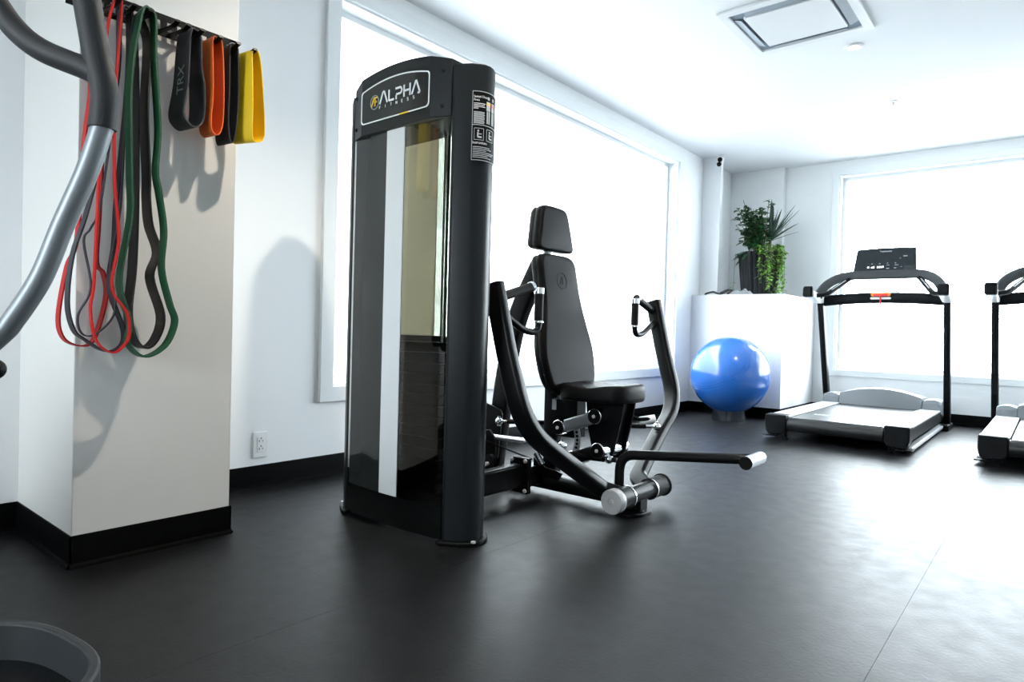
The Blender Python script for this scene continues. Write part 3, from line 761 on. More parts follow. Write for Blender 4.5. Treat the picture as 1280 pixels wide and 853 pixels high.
# ================================================================== TREADMILLS
def make_treadmill(loc, label):
    t = thing('treadmill', label, 'treadmill', loc, 'treadmills facing the far window')
    ORG[t.name] = V(0, 0, 0)       # parts below are in the treadmill's own frame
    yr = 0.0
    for s in (-1, 1):
        # foot rail: dark body, silver tread plate
        r = MB().box(*sorted((s * 0.335, s * 0.488)), 0.06, 1.72, 0.085, 0.178).build('side_rail', 'plastic_dark', t, bevel=0.006)
        MB().box(*sorted((s * 0.330, s * 0.492)), 0.04, 1.70, 0.178, 0.192).build('tread_plate', 'plastic_silver', r, bevel=0.004)
        MB().box(*sorted((s * 0.455, s * 0.505)), 0.07, 1.86, 0.022, 0.050).build('lower_runner', 'plastic_silver', r, bevel=0.006)
        e = MB().prism([(-0.075, 0.062), (-0.055, 0.04), (0.050, 0.05), (0.075, 0.075), (0.075, 0.198), (-0.085, 0.198), (-0.085, 0.11)], lambda a, b, d: (s * (0.412 - a), d, b), -0.018, 0.11).build('end_cap', 'plastic_dark', t, bevel=0.008)
        MB().prism(rrect(0.07, 0.03, 0.01), lambda a, b, d: (s * 0.40 + a, d, 0.13 + b), -0.0195, -0.018).build('cap_inset', 'bolt_dark', e)
        f = MB().lathe([(0.024, 0.0), (0.024, 0.010), (0.009, 0.014), (0.009, 0.06)], (s * 0.36, 0.06, 0.0), n=14).build('levelling_foot', 'plastic_dark', t)
        MB().box(*sorted((s * 0.41, s * 0.515)), -0.01, 0.12, 0.026, 0.036).build('rail_flap', 'plastic_dark', t, bevel=0.003)
        # upright and shoe
        MB().sweep([(s * 0.512, 1.93, 0.02), (s * 0.520, 1.56, 1.165)], rrect(0.052, 0.085, 0.012), up=(0, 1, 0)).build('upright', 'plastic_dark', t, smooth=50)
        MB().box(*sorted((s * 0.475, s * 0.545)), 1.72, 2.06, 0.0, 0.055).build('base_shoe', 'plastic_dark', t, bevel=0.01)
        # fairing at the top of the upright, with dark rounded end
        MB().prism([(1.17, 1.195), (1.20, 1.255), (1.30, 1.25), (1.62, 1.215), (1.66, 1.175), (1.60, 1.150), (1.45, 1.150)], lambda a, b, d: (s * (0.535 + d), a, b), -0.045, 0.035).build('arm_fairing', 'plastic_white', t, bevel=0.012)
        MB().prism([(1.125, 1.195), (1.130, 1.275), (1.150, 1.295), (1.185, 1.29), (1.195, 1.19)], lambda a, b, d: (s * (0.535 + d), a, b), -0.048, 0.038).build('arm_end', 'plastic_dark', t, bevel=0.014)
        # pulse grip
        g = MB().tube(fillet([(s * 0.500, 1.30, 1.215), (s * 0.43, 1.38, 1.225), (s * 0.28, 1.66, 1.40)], 0.06), 0.021, 14).build('pulse_grip', 'plastic_dark', t)
        MB().sweep([(s * 0.400, 1.425, 1.272), (s * 0.315, 1.585, 1.372)], rrect(0.020, 0.008, 0.003), up=(0, 0, 1)).build('sensor_plate', 'plastic_silver', g)
    MB().box(-0.322, 0.322, 0.02, 1.72, 0.160, 0.182).build('running_belt', 'belt', t, bevel=0.004)
    MB().cyl((-0.33, 0.035, 0.125), (0.33, 0.035, 0.125), 0.055, 28).build('rear_roller', 'belt', t)
    MB().box(-0.40, 0.40, 0.10, 1.90, 0.07, 0.150).build('deck_frame', 'plastic_dark', t, bevel=0.008)
    # belt label
    for k in range(4): MB().box(-0.25 + k * 0.03, -0.228 + k * 0.03, 0.40, 0.46, 0.182, 0.1826).build('belt_mark', 'grey_ink', t, smooth=0)
    # motor hood: arched centre and lower cheeks
    def hood(name, x0, x1, hz, mt, crown):
        n = 12; vs = []; fs = []
        prof = [(1.62, 0.165, 0), (1.635, 0.2, 0.55), (1.665, 0.2, 0.95), (1.76, 0.2, 1.0), (1.95, 0.2, 0.85), (2.10, 0.2, 0.35), (2.12, 0.06, 0)]
        for k in range(n + 1):
            xx = x0 + (x1 - x0) * k / n; u = (xx - (x0 + x1) / 2) / ((x1 - x0) / 2)
            hh = hz * (1 - crown * u * u)
            for (y, zb, w) in prof: vs.append((xx, y, zb + hh * w))
        m = len(prof)
        for k in range(n):
            for i in range(m - 1): fs.append((k * m + i, k * m + i + 1, (k + 1) * m + i + 1, (k + 1) * m + i))
            fs.append((k * m + m - 1, k * m, (k + 1) * m, (k + 1) * m + m - 1))
        fs += [tuple(range(m)), tuple(n * m + i for i in range(m - 1, -1, -1))]
        return MB().add(vs, fs).build(name, mt, t, smooth=28, bevel=0.004)
    hood('motor_hood', -0.345, 0.345, 0.155, 'hood_grey', 0.42)
    hood('hood_cheek', -0.492, -0.347, 0.085, 'hood_grey', 0.25)
    hood('hood_cheek', 0.347, 0.492, 0.085, 'hood_grey', 0.25)
    # crossbar with stop key
    n = 16; pth = [(-0.50 + 1.0 * k / n, 1.60, 1.178 + 0.025 * (1 - (2 * k / n - 1) ** 2)) for k in range(n + 1)]
    MB().sweep(pth, rrect(0.10, 0.100, 0.03), up=(0, 0, 1)).build('crossbar', 'plastic_dark', t, smooth=50)
    k = MB().prism(rrect(0.16, 0.036, 0.014), lambda a, b, d: (a, 1.545 + d, 1.232 + b), -0.012, 0.012).build('stop_button', 'stop_orange', t, bevel=0.003)
    MB().prism(rrect(0.12, 0.022, 0.010), lambda a, b, d: (a, 1.545 + d, 1.224 + b), -0.018, -0.012).build('stop_key', 'stop_red', k, bevel=0.002)
    MB().tube([(0.0, 1.53, 1.215), (0.002, 1.526, 1.175), (0.0, 1.527, 1.135)], 0.007, 8).build('key_cord', 'stop_red', k)
    MB().prism(rrect(0.17, 0.020, 0.009), lambda a, b, d: (a, 1.550 + d, 1.196 + b), -0.012, 0.01).build('key_tray', 'plastic_white', t)
    # arch from the fairings up to the console
    ap = fillet([(-0.515, 1.42, 1.215), (-0.46, 1.52, 1.34), (-0.33, 1.66, 1.425), (0.33, 1.66, 1.425), (0.46, 1.52, 1.34), (0.515, 1.42, 1.215)], 0.11, 8)
    MB().sweep(ap, rrect(0.085, 0.050, 0.018), up=(0, 1, 0.6)).build('console_arch', 'plastic_mid', t, smooth=50)
    # console: leaning slab, narrower at the top, slightly bowed top edge
    def cf(a, b, d):   # a across, b up the face, d out of the face toward the user
        return (a, 1.64 + b * 0.30 - d * 0.95, 1.44 + b * 0.95 + d * 0.30)
    top = [(0.245 * (1 - 2 * k / 10), 0.250 + 0.008 * (1 - (1 - 2 * k / 10) ** 2)) for k in range(11)]
    cons = MB().prism([(-0.268, 0.0), (0.268, 0.0), (0.262, 0.03)] + top + [(-0.262, 0.03)], cf, -0.035, 0.0).build('console', 'console_face', t, bevel=0.006)
    m = MB()
    for (a, b, w, h) in ((-0.135, 0.060, 0.016, 0.016), (-0.105, 0.058, 0.012, 0.012), (-0.090, 0.060, 0.014, 0.020), (-0.055, 0.060, 0.012, 0.018), (-0.040, 0.060, 0.012, 0.018), (-0.025, 0.060, 0.012, 0.018), (-0.010, 0.062, 0.008, 0.020)):
        m.prism(rrect(w, h, 0.003, 2), lambda p, q, d: cf(a + p, b + q, d), 0.0, 0.0012)
    m.build('display_digits', 'led_white', cons, smooth=0)['kind'] = 'stuff'
    m = MB()
    for (a, b, w, h) in ((-0.105, 0.095, 0.010, 0.008), (-0.04, 0.095, 0.012, 0.008), (0.025, 0.098, 0.010, 0.008), (0.090, 0.098, 0.010, 0.008), (0.03, 0.078, 0.026, 0.005), (0.10, 0.078, 0.03, 0.005), (0.03, 0.045, 0.024, 0.007), (0.09, 0.047, 0.02, 0.007), (0.14, 0.057, 0.012, 0.004),
                         (0.165, 0.165, 0.034, 0.010), (0.125, 0.145, 0.008, 0.008)):
        m.prism(rrect(w, h, 0.0015, 2), lambda p, q, d: cf(a + p, b + q, d), 0.0, 0.0010)
    m.prism([(-0.052, 0.228), (-0.040, 0.228), (-0.034, 0.212)], lambda p, q, d: cf(p, q, d), 0, 0.001)
    for k in range(8): m.prism(rrect(0.008, 0.013, 0.002, 2), lambda p, q, d: cf(-0.027 + k * 0.0105 + p, 0.219 + q, d), 0, 0.001)
    m.build('console_print', 'grey_ink', cons, smooth=0)['kind'] = 'stuff'
    m = MB()
    for k in range(5): m.prism(rrect(0.085, 0.006, 0.001, 2), lambda p, q, d: cf(0.205 + p, 0.020 + k * 0.011 + q, d), 0, 0.0008)
    m.build('console_notice', 'plastic_mid', cons, smooth=0)
    MB().sweep([(0, 1.70, 1.40), (0, 1.74, 1.56)], rrect(0.28, 0.04, 0.012), up=(0, 1, 0)).build('console_neck', 'plastic_dark', t)
    return t
tm = make_treadmill((-1.255, 5.30, 0), 'black and silver treadmill standing whole in view beside the blue exercise ball')
tm2 = copy_tree(tm); tm2.location = (0.125, 5.30, 0)
tm2['label'] = 'black and silver treadmill cut off by the right edge of the picture'

# ================================================================== BALL
BC = V(-2.385, 6.15, 0.437)
ball = tag(MB().sphere((0, 0, 0), 0.366, 64, 40).build('exercise_ball', 'ball_blue', smooth=180), 'large glossy blue exercise ball resting on a low ring stand', 'exercise ball')
ball.location = BC
for th in (62, 66, 70, 110, 114, 118):
    th = math.radians(th); R = 0.366
    rg = MB().sweep([(R * math.sin(th) * math.cos(2 * PI * k / 64), R * math.sin(th) * math.sin(2 * PI * k / 64), R * math.cos(th)) for k in range(64)], circle(0.0014, 6), closed=True, up=(0, 0, 1))
    o = rg.build('moulded_rib', 'ball_blue', None); o.parent = ball
ball.rotation_euler = (math.radians(38), math.radians(-22), 0)
tag(MB().lathe([(0.150, 0.0), (0.155, 0.004), (0.142, 0.116), (0.137, 0.118), (0.133, 0.113), (0.142, 0.004)], (BC.x, BC.y, 0.0), n=40).build('ball_stand', 'stand_clear', smooth=50), 'low clear grey plastic ring under the blue exercise ball', 'stand')

# ================================================================== PLANTER AND PLANTS ON THE LEDGE
pc = V(-2.47, 7.10, LZ)
pot = thing('planter', 'tall dark fluted planter standing on the white ledge', 'planter', pc)
rot = math.radians(38)
def prect(u, v, z, w): 
    return (pc.x + (u * math.cos(rot) - v * math.sin(rot)) * w, pc.y + (u * math.sin(rot) + v * math.cos(rot)) * w, pc.z + z)
m = MB(); loop = []
nf = 6
for side in range(4):
    a = side * PI / 2
    for k in range(nf):
        for (f, d) in ((0.0, 0.0), (0.30, 0.0), (0.42, 0.15), (0.84, 0.15), (0.96, 0.0)):
            u = -1 + 2 * (k + f) / nf; v = -1 + d
            loop.append((u * math.cos(a) - v * math.sin(a), u * math.sin(a) + v * math.cos(a)))
n = len(loop); vs = []; fs = []
for (z, w) in ((0.0, 0.135), (0.01, 0.14), (0.45, 0.172), (0.462, 0.176), (0.475, 0.176)): vs += [prect(u, v, z, w) for u, v in loop]
vs += [prect(u * 0.92, v * 0.92, 0.475, 0.176) for u, v in loop] + [prect(u * 0.92, v * 0.92, 0.43, 0.172) for u, v in loop]
for i in range(6):
    for k in range(n): l = (k + 1) % n; fs.append((i * n + k, i * n + l, (i + 1) * n + l, (i + 1) * n + k))
fs.append(tuple(range(n - 1, -1, -1)))
m.add(vs, fs).build('pot_body', 'pot_dark', pot, smooth=30)
MB().prism([(-1, -1), (1, -1), (1, 1), (-1, 1)], lambda a, b, d: prect(a * 0.86, b * 0.86, d, 0.172), 0.40, 0.445).build('soil', 'soil', pot, smooth=0)
top = V(pc.x, pc.y, pc.z + 0.44)

def leaf_into(m, base, direction, length, width, droop=0.3, fold=0.15):
    d = V(direction).normalized(); up = V(0, 0, 1)
    s = d.cross(up)
    if s.length < 1e-3: s = V(1, 0, 0)
    s.normalize(); nrm = s.cross(d)
    pts = [(0.0, 0.03), (0.25, 0.75), (0.5, 1.0), (0.78, 0.65), (1.0, 0.02)]
    vs = []; fs = []
    for (t, w) in pts:
        c = V(base) + d * length * t - up * droop * length * t * t
        vs += [c - s * width * w / 2 + nrm * fold * width * w, c, c + s * width * w / 2 + nrm * fold * width * w]
    for i in range(len(pts) - 1):
        for k in range(2): fs.append((3 * i + k, 3 * i + k + 1, 3 * i + 4 + k, 3 * i + 3 + k))
    m.add(vs, fs)
# bushy dark green plant
bush = thing('bushy_plant', 'bushy dark green leafy plant rising from the fluted planter', 'plant', top)
st = MB(); fol = MB(); rnd = random.Random(3)
for i in range(64):
    a = rnd.uniform(0, 2 * PI); h = rnd.uniform(0.10, 0.52) if i > 7 else rnd.uniform(0.45, 0.60); r = rnd.uniform(0.03, 0.22)
    if rnd.random() < 0.6: a = rnd.uniform(math.radians(150), math.radians(330))
    off = V(math.cos(a) * r - 0.05, math.sin(a) * r * 0.8, h)
    p0 = top + V(rnd.uniform(-.06, .06), rnd.uniform(-.06, .06), 0); p2 = top + off; p1 = p0.lerp(p2, 0.5) + V(0, 0, 0.06)
    path = [p0.lerp(p1, k / 5).lerp(p1.lerp(p2, k / 5), k / 5) for k in range(6)]
    st.tube(path, 0.0028, 5)
    for k in range(11):
        t = rnd.uniform(0.25, 1.0); q = p0.lerp(p1, t).lerp(p1.lerp(p2, t), t)
        da = rnd.uniform(0, 2 * PI); dv = (math.cos(da), math.sin(da), rnd.uniform(-0.2, 0.7))
        leaf_into(fol, q, dv, rnd.uniform(0.055, 0.10), rnd.uniform(0.038, 0.06), 0.35)
# low broad leaves hanging at the pot rim
for i in range(16):
    a = rnd.uniform(math.radians(165), math.radians(250)); q = top + V(math.cos(a) * 0.14, math.sin(a) * 0.14, 0.02)
    leaf_into(fol, q, (math.cos(a), math.sin(a), rnd.uniform(-0.3, 0.5)), rnd.uniform(0.10, 0.17), rnd.uniform(0.035, 0.05), 0.5)
st.build('stems', 'stem', bush); f = fol.build('foliage', 'leaf_dark', bush, smooth=60); f['kind'] = 'stuff'
# spiky plant
spk = thing('spiky_plant', 'spiky plant with long dark pointed leaves at the right of the planter', 'plant', top + V(0.09, 0.02, 0))
rnd = random.Random(11)
cr = top + V(0.10, 0.02, 0.16)
MB().tube([top + V(0.09, 0.02, 0), cr], 0.016, 8).build('stem', 'stem', spk)
for i in range(24):
    a = rnd.uniform(-75, 75) if i < 19 else rnd.uniform(120, 240)
    el = rnd.uniform(18, 88); a = math.radians(a); e = math.radians(el)
    d = V(math.cos(a) * math.cos(e), math.sin(a) * math.cos(e), math.sin(e)); ln = rnd.uniform(0.30, 0.50)
    m = MB(); s = d.cross(V(0, 0, 1)); s = s.normalized() if s.length > 1e-3 else V(0, 1, 0); nr = s.cross(d); vs = []; fs = []
    for (t, w) in ((0, 0.016), (0.25, 0.030), (0.55, 0.024), (0.82, 0.012), (1.0, 0.001)):
        c = cr + d * ln * t - V(0, 0, 0.10) * ln * t * t
        vs += [c - s * w / 1.5, c - nr * w * 0.25, c + s * w / 1.5]
    for q in range(4):
        for k in range(2): fs.append((3 * q + k, 3 * q + k + 1, 3 * q + 4 + k, 3 * q + 3 + k))
    m.add(vs, fs).build('leaf', 'leaf_spike', spk, smooth=60)
# trailing vine
vine = thing('trailing_vine', 'light green vine trailing down the right side of the planter', 'plant', top + V(0.10, -0.06, 0))
st = MB(); fol = MB(); rnd = random.Random(5)
for i in range(22):
    a = math.radians(rnd.uniform(-75, 25)); r = rnd.uniform(0.19, 0.245)
    rim = top + V(math.cos(a) * (r - 0.01), math.sin(a) * (r - 0.01), 0.06 + rnd.uniform(0, 0.05)); end = rim + V(rnd.uniform(-.005, .04), rnd.uniform(-.03, .03), -rnd.uniform(0.15, 0.49))
    end.z = max(end.z, LZ + 0.02)
    path = [top + V(math.cos(a) * 0.08, math.sin(a) * 0.08, 0.0), rim, rim.lerp(end, 0.5) + V(0.012, 0, 0), end]
    sp2 = spline(path, 5); st.tube(sp2, 0.002, 5)
    for k in range(20):
        q = sp2[rnd.randrange(4, len(sp2))]; da = rnd.uniform(0, 2 * PI)
        leaf_into(fol, q, (math.cos(da), math.sin(da), rnd.uniform(-0.7, 0.4)), rnd.uniform(0.03, 0.055), rnd.uniform(0.022, 0.036), 0.3)
for i in range(10):
    q = top + V(-0.235 + rnd.uniform(-.02, .01), -0.10 + rnd.uniform(-.03, .03), -0.25 - rnd.uniform(0, 0.15)); da = rnd.uniform(0, 2 * PI)
    if i == 0: st.tube([top + V(-0.10, -0.08, 0), top + V(-0.225, -0.10, 0.03), top + V(-0.237, -0.10, -0.2), top + V(-0.235, -0.10, -0.42)], 0.002, 5)
    leaf_into(fol, q, (math.cos(da), math.sin(da), rnd.uniform(-0.5, 0.5)), rnd.uniform(0.03, 0.05), rnd.uniform(0.02, 0.032), 0.3)
st.build('stems', 'stem', vine); f = fol.build('foliage', 'leaf_lime', vine, smooth=60); f['kind'] = 'stuff'

# small things left on the ledge: crumpled bag, straps
rnd = random.Random(9)
m = MB(); nu, nv = 14, 8; vs = []; fs = []
for j in range(nv + 1):
    for i in range(nu + 1):
        u, v = i / nu, j / nv; h = 0.055 * math.sin(PI * u) ** 0.5 * math.sin(PI * v) ** 0.5 * (0.6 + 0.7 * rnd.random())
        vs.append((-2.64 + 0.24 * u, 6.66 + 0.14 * v, LZ + 0.003 + h))
b0 = len(vs)
for j in range(nv + 1):
    for i in range(nu + 1): vs.append((-2.64 + 0.24 * i / nu, 6.66 + 0.14 * j / nv, LZ + 0.001))
for j in range(nv):
    for i in range(nu):
        q = j * (nu + 1) + i; fs += [(q, q + 1, q + nu + 2, q + nu + 1), (b0 + q, b0 + q + nu + 1, b0 + q + nu + 2, b0 + q + 1)]
for i in range(nu): fs += [(i, b0 + i, b0 + i + 1, i + 1), (nv * (nu + 1) + i, nv * (nu + 1) + i + 1, b0 + nv * (nu + 1) + i + 1, b0 + nv * (nu + 1) + i)]
for j in range(nv): q = j * (nu + 1); fs += [(q, q + nu + 1, b0 + q + nu + 1, b0 + q), (q + nu, b0 + q + nu, b0 + q + 2 * nu + 1, q + 2 * nu + 1)]
tag(m.add(vs, fs).build('crumpled_bag', 'bag_foil', smooth=20), 'crumpled silvery plastic bag on the ledge beside the planter', 'bag')
def strap(pts, w, label):
    p = spline(pts, 6)
    return tag(MB().sweep(p, rrect(0.004, w, 0.0015, 1), up=(0, 0, 1)).build('black_strap', 'strap_black', smooth=50), label, 'strap', 'straps on the ledge')
strap([(-2.90, 6.70, LZ + 0.012), (-2.86, 6.66, LZ + 0.02), (-2.80, 6.68, LZ + 0.035), (-2.74, 6.64, LZ + 0.018), (-2.72, 6.70, LZ + 0.012)], 0.02, 'low black strap lying at the corner end of the ledge')
strap([(-2.75, 6.74, LZ + 0.018), (-2.70, 6.70, LZ + 0.03), (-2.645, 6.72, LZ + 0.055), (-2.63, 6.80, LZ + 0.05), (-2.70, 6.82, LZ + 0.018)], 0.03, 'black strap with a raised end beside the silvery bag')

# ================================================================== CEILING FITTINGS
ac = thing('ceiling_cassette', 'white square air conditioning cassette set in the ceiling', 'air conditioner', (-1.26, 4.12, H))
ax0, ax1, ay0, ay1 = -1.62, -0.905, 3.77, 4.48
R4 = lambda m: [(ax0 + m, ay0 + m), (ax1 - m, ay0 + m), (ax1 - m, ay1 - m), (ax0 + m, ay1 - m)]
cfn = lambda a, b, d: (a, b, H - d)
MB().frame(R4(0.0), R4(0.055), cfn, 0.0, 0.018).build('outer_frame', 'plastic_white', ac, bevel=0.004)
MB().frame(R4(0.055), R4(0.125), cfn, 0.001, 0.004).build('air_slot', 'vent_dark', ac, smooth=0)
MB().prism(R4(0.122), cfn, 0.001, 0.022).build('centre_panel', 'plastic_white', ac, bevel=0.006)
for (p, q) in (((ax0 + 0.06, (ay0 + ay1) / 2), 0), ((ax1 - 0.06, (ay0 + ay1) / 2), 0), (((ax0 + ax1) / 2, ay0 + 0.06), 1), (((ax0 + ax1) / 2, ay1 - 0.06), 1)):
    inw = V((ax0 + ax1) / 2 - p[0], (ay0 + ay1) / 2 - p[1], 0).normalized(); al = V(-inw.y, inw.x, 0) * 0.215
    c = V(p[0], p[1], H)
    vs = [c - al + V(0, 0, -0.006), c + al + V(0, 0, -0.006), c + al + inw * 0.045 + V(0, 0, -0.022), c - al + inw * 0.045 + V(0, 0, -0.022)]
    vs += [v + V(0, 0, 0.003) for v in vs]
    MB().add(vs, [(0, 1, 2, 3), (7, 6, 5, 4), (0, 4, 5, 1), (1, 5, 6, 2), (2, 6, 7, 3), (3, 7, 4, 0)]).build('louvre', 'louvre_grey', ac, smooth=0)
sk = thing('fire_sprinkler', 'small white fire sprinkler head on the ceiling', 'sprinkler', (-1.06, 5.99, H))
MB().lathe([(0.032, 0.0), (0.030, -0.006), (0.012, -0.008), (0.008, -0.03)], (-1.06, 5.99, H), n=20).build('escutcheon', 'plastic_white', sk)
MB().lathe([(0.018, -0.036), (0.018, -0.039), (0.004, -0.041)], (-1.06, 5.99, H), n=16).build('deflector', 'chrome', sk)
for s in (-1, 1): MB().tube([(-1.06 + s * 0.008, 5.99, H - 0.015), (-1.06 + s * 0.014, 5.99, H - 0.026), (-1.06 + s * 0.003, 5.99, H - 0.037)], 0.0025, 6).build('yoke_arm', 'chrome', sk)
sc_ = thing('security_camera', 'small white security camera with black lens high in the corner', 'security camera', (-2.785, 6.730, H))
MB().lathe([(0.035, 0.0), (0.035, -0.012), (0.02, -0.02)], (-2.785, 6.760, H), n=20).build('mount', 'plastic_white', sc_)
MB().cyl((-2.785, 6.760, H - 0.045), (-2.770, 6.680, H - 0.065), 0.028, 18).build('body', 'plastic_white', sc_, bevel=0.004)
MB().cyl((-2.770, 6.680, H - 0.065), (-2.768, 6.670, H - 0.068), 0.024, 18).build('lens', 'bolt_dark', sc_)
MB().sphere((-2.775, 6.670, H - 0.115), 0.025, 14, 10).build('sensor', 'bolt_dark', sc_)
MB().cyl((-2.780, 6.710, H - 0.08), (-2.777, 6.690, H - 0.11), 0.008, 8).build('stalk', 'plastic_white', sc_)

# ================================================================== WALL OUTLET
ou = thing('wall_outlet', 'white duplex wall outlet above the baseboard beside the pillar', 'outlet', (XL, 1.686, 0.205))
of = lambda a, b, d: (XL + d, 1.686 + a, 0.205 + b)
MB().prism(rrect(0.076, 0.126, 0.004), of, 0.0, 0.007).build('cover_plate', 'outlet_white', ou, bevel=0.002)
MB().prism(rrect(0.036, 0.074, 0.002), of, 0.007, 0.0095).build('insert', 'outlet_white', ou, bevel=0.001)
for zc in (0.019, -0.019):
    for (a, w, h) in ((-0.0085, 0.003, 0.010), (0.0085, 0.003, 0.008)):
        MB().prism([(a - w / 2, zc - h / 2), (a + w / 2, zc - h / 2), (a + w / 2, zc + h / 2), (a - w / 2, zc + h / 2)], of, 0.0093, 0.0100).build('slot', 'slot_dark', ou, smooth=0)
    MB().prism([(0.0032 * math.cos(2 * PI * k / 10), zc + 0.013 + 0.0035 * math.sin(2 * PI * k / 10)) for k in range(10)], of, 0.0093, 0.0100).build('slot', 'slot_dark', ou, smooth=0)

# ================================================================== BAND RACK ON THE PILLAR
RX = -2.368
rack = thing('band_rack', 'black steel band rack with pegs fixed high on the pillar', 'rack', (PX, 0.95, 1.81))
m = MB(); y0, y1, z0, z1 = 0.66, 1.205, 1.772, 1.846
m.box(RX - 0.004, RX, y0, y1, z1 - 0.022, z1); m.box(RX - 0.004, RX, y0, y1, z0, z0 + 0.020)
yy = y0; rnd = random.Random(2)
while yy < y1 - 0.02:
    wd = rnd.uniform(0.010, 0.022); m.box(RX - 0.004, RX, yy, yy + wd, z0 + 0.019, z1 - 0.021); yy += wd + rnd.uniform(0.012, 0.022)
m.box(RX - 0.004, RX, y1 - 0.025, y1, z0, z1)
plate = m.build('rack_plate', 'steel_black', rack, smooth=0)
for y in (0.70, 1.19):
    MB().lathe([(0.017, 0.0), (0.017, 0.034), (0.012, 0.037)], (PX, y, 1.820), (1, 0, 0), n=20).build('mount_screw', 'chrome', rack)
    MB().lathe([(0.005, 0.037), (0.005, 0.041)], (PX, y, 1.820), (1, 0, 0), n=12).build('screw_head', 'slot_dark', rack)
PEG = [0.722, 0.757, 0.802, 0.848, 0.930, 0.965, 1.010, 1.072, 1.135, 1.196]
for y in PEG:
    MB().sweep(fillet([(RX, y, 1.782), (RX + 0.115, y, 1.768), (RX + 0.153, y, 1.776)], 0.03, 4), rrect(0.016, 0.008, 0.003, 2), up=(0, 0, 1)).build('peg', 'steel_black', rack, smooth=50)

def band(name, label, mt, pts, w, th, xc, cat='resistance band', group='long resistance bands hanging on the pillar', twist=0.0, yaw=0.0, shift=0.0):
    """closed ribbon loop: centre line in the y-z plane, its width lies across (x)"""
    pts = [(a + (shift if b < 1.74 else 0.0), b) for a, b in pts]
    loop = spline([(a, b) for a, b in pts], 6, closed=True); n = len(loop); m = MB(); vs = []; fs = []
    top = max(p.y for p in loop); low = min(p.y for p in loop)
    for i, p in enumerate(loop):
        t = loop[(i + 1) % n] - loop[i - 1]; t = Vector((t.x, t.y)).normalized(); nn = Vector((-t.y, t.x)) * th / 2
        hgt = (top - p.y) / (top - low)
        dx = twist * math.sin(hgt * PI) * (1 if t.y > 0 else -1)
        cxx = xc + dx
        sway = 0.35 * twist * hgt
        ww = w * (1.0 if hgt > 0.04 else 1.0)
        for (a, s) in ((-ww / 2, 1), (ww / 2, 1), (ww / 2, -1), (-ww / 2, -1)):
            th_ = math.radians(yaw) * min(1.0, 0.35 + hgt); ay = p.x + nn.x * s + sway * (a / ww) - pts[0][0]; axx = cxx + a - xc
            vs.append((xc + axx * math.cos(th_) - ay * math.sin(th_), pts[0][0] + axx * math.sin(th_) + ay * math.cos(th_), p.y + nn.y * s))
    for i in range(n):
        j = (i + 1) % n
        for k in range(4): l = (k + 1) % 4; fs.append((4 * i + k, 4 * i + l, 4 * j + l, 4 * j + k))
    return tag(m.add(vs, fs).build(name, mt, smooth=50), label, cat, group)
T = 1.780
band('resistance_band', 'wide red resistance band hanging furthest left on the pillar', 'band_red',
     [(0.722, T), (0.710, 1.764), (0.712, 1.53), (0.699, 1.368), (0.683, 1.053), (0.657, 0.961), (0.636, 0.809), (0.649, 0.741), (0.69, 0.717), (0.727, 0.728), (0.751, 0.799), (0.765, 0.885), (0.755, 0.949), (0.736, 0.982), (0.74, 1.109), (0.745, 1.30), (0.746, 1.594), (0.735, 1.764)], 0.032, 0.0045, -2.345, twist=0.004, shift=0.012)
band('resistance_band', 'thin bright red resistance band hanging between the dark bands and the green one', 'band_red',
     [(0.757, T), (0.746, 1.764), (0.762, 1.601), (0.747, 1.04), (0.743, 0.905), (0.735, 0.827), (0.752, 0.735), (0.797, 0.699), (0.833, 0.728), (0.843, 0.765), (0.835, 0.824), (0.791, 0.901), (0.808, 1.047), (0.796, 1.189), (0.792, 1.26), (0.790, 1.461), (0.768, 1.764)], 0.016, 0.0045, -2.232, twist=0.002, shift=-0.036)
band('resistance_band', 'wide dark navy resistance band with its loop lowest at the bottom', 'band_navy',
     [(0.802, T), (0.789, 1.764), (0.790, 1.529), (0.721, 1.155), (0.68, 0.997), (0.668, 0.852), (0.684, 0.769), (0.714, 0.738), (0.772, 0.701), (0.817, 0.717), (0.823, 0.772), (0.781, 0.901), (0.792, 1.045), (0.797, 1.189), (0.822, 1.541), (0.815, 1.764)], 0.036, 0.0045, -2.306, twist=0.002, shift=-0.008)
band('resistance_band', 'slate grey resistance band hanging inside the navy loop', 'band_slate',
     [(0.802, T + 0.006), (0.788, 1.764), (0.795, 1.533), (0.758, 1.169), (0.731, 1.08), (0.713, 1.036), (0.734, 0.897), (0.701, 0.812), (0.712, 0.756), (0.752, 0.757), (0.802, 0.83), (0.787, 0.973), (0.812, 1.156), (0.822, 1.466), (0.817, 1.764)], 0.012, 0.004, -2.280, twist=0.0, shift=-0.020)
band('resistance_band', 'black resistance band hanging just behind the green one', 'band_black',
     [(0.848, T), (0.834, 1.764), (0.843, 1.549), (0.849, 1.199), (0.846, 0.978), (0.835, 0.831), (0.85, 0.743), (0.885, 0.71), (0.92, 0.744), (0.935, 0.82), (0.898, 0.946), (0.919, 1.03), (0.892, 1.117), (0.883, 1.205), (0.882, 1.278), (0.872, 1.484), (0.878, 1.705), (0.864, 1.764)], 0.066, 0.0055, -2.322, twist=0.002)
band('resistance_band', 'wide dark green resistance band hanging furthest right of the long bands', 'band_green',
     [(0.848, T + 0.008), (0.828, 1.764), (0.836, 1.547), (0.841, 1.27), (0.844, 1.125), (0.817, 0.918), (0.849, 0.795), (0.844, 0.728), (0.892, 0.685), (0.956, 0.721), (0.986, 0.799), (0.968, 0.86), (0.941, 0.972), (0.946, 1.094), (0.929, 1.212), (0.917, 1.285), (0.922, 1.423), (0.906, 1.641), (0.868, 1.764)], 0.044, 0.006, -2.250, twist=0.001, shift=-0.035)
G = 'short fabric loop bands on the rack'
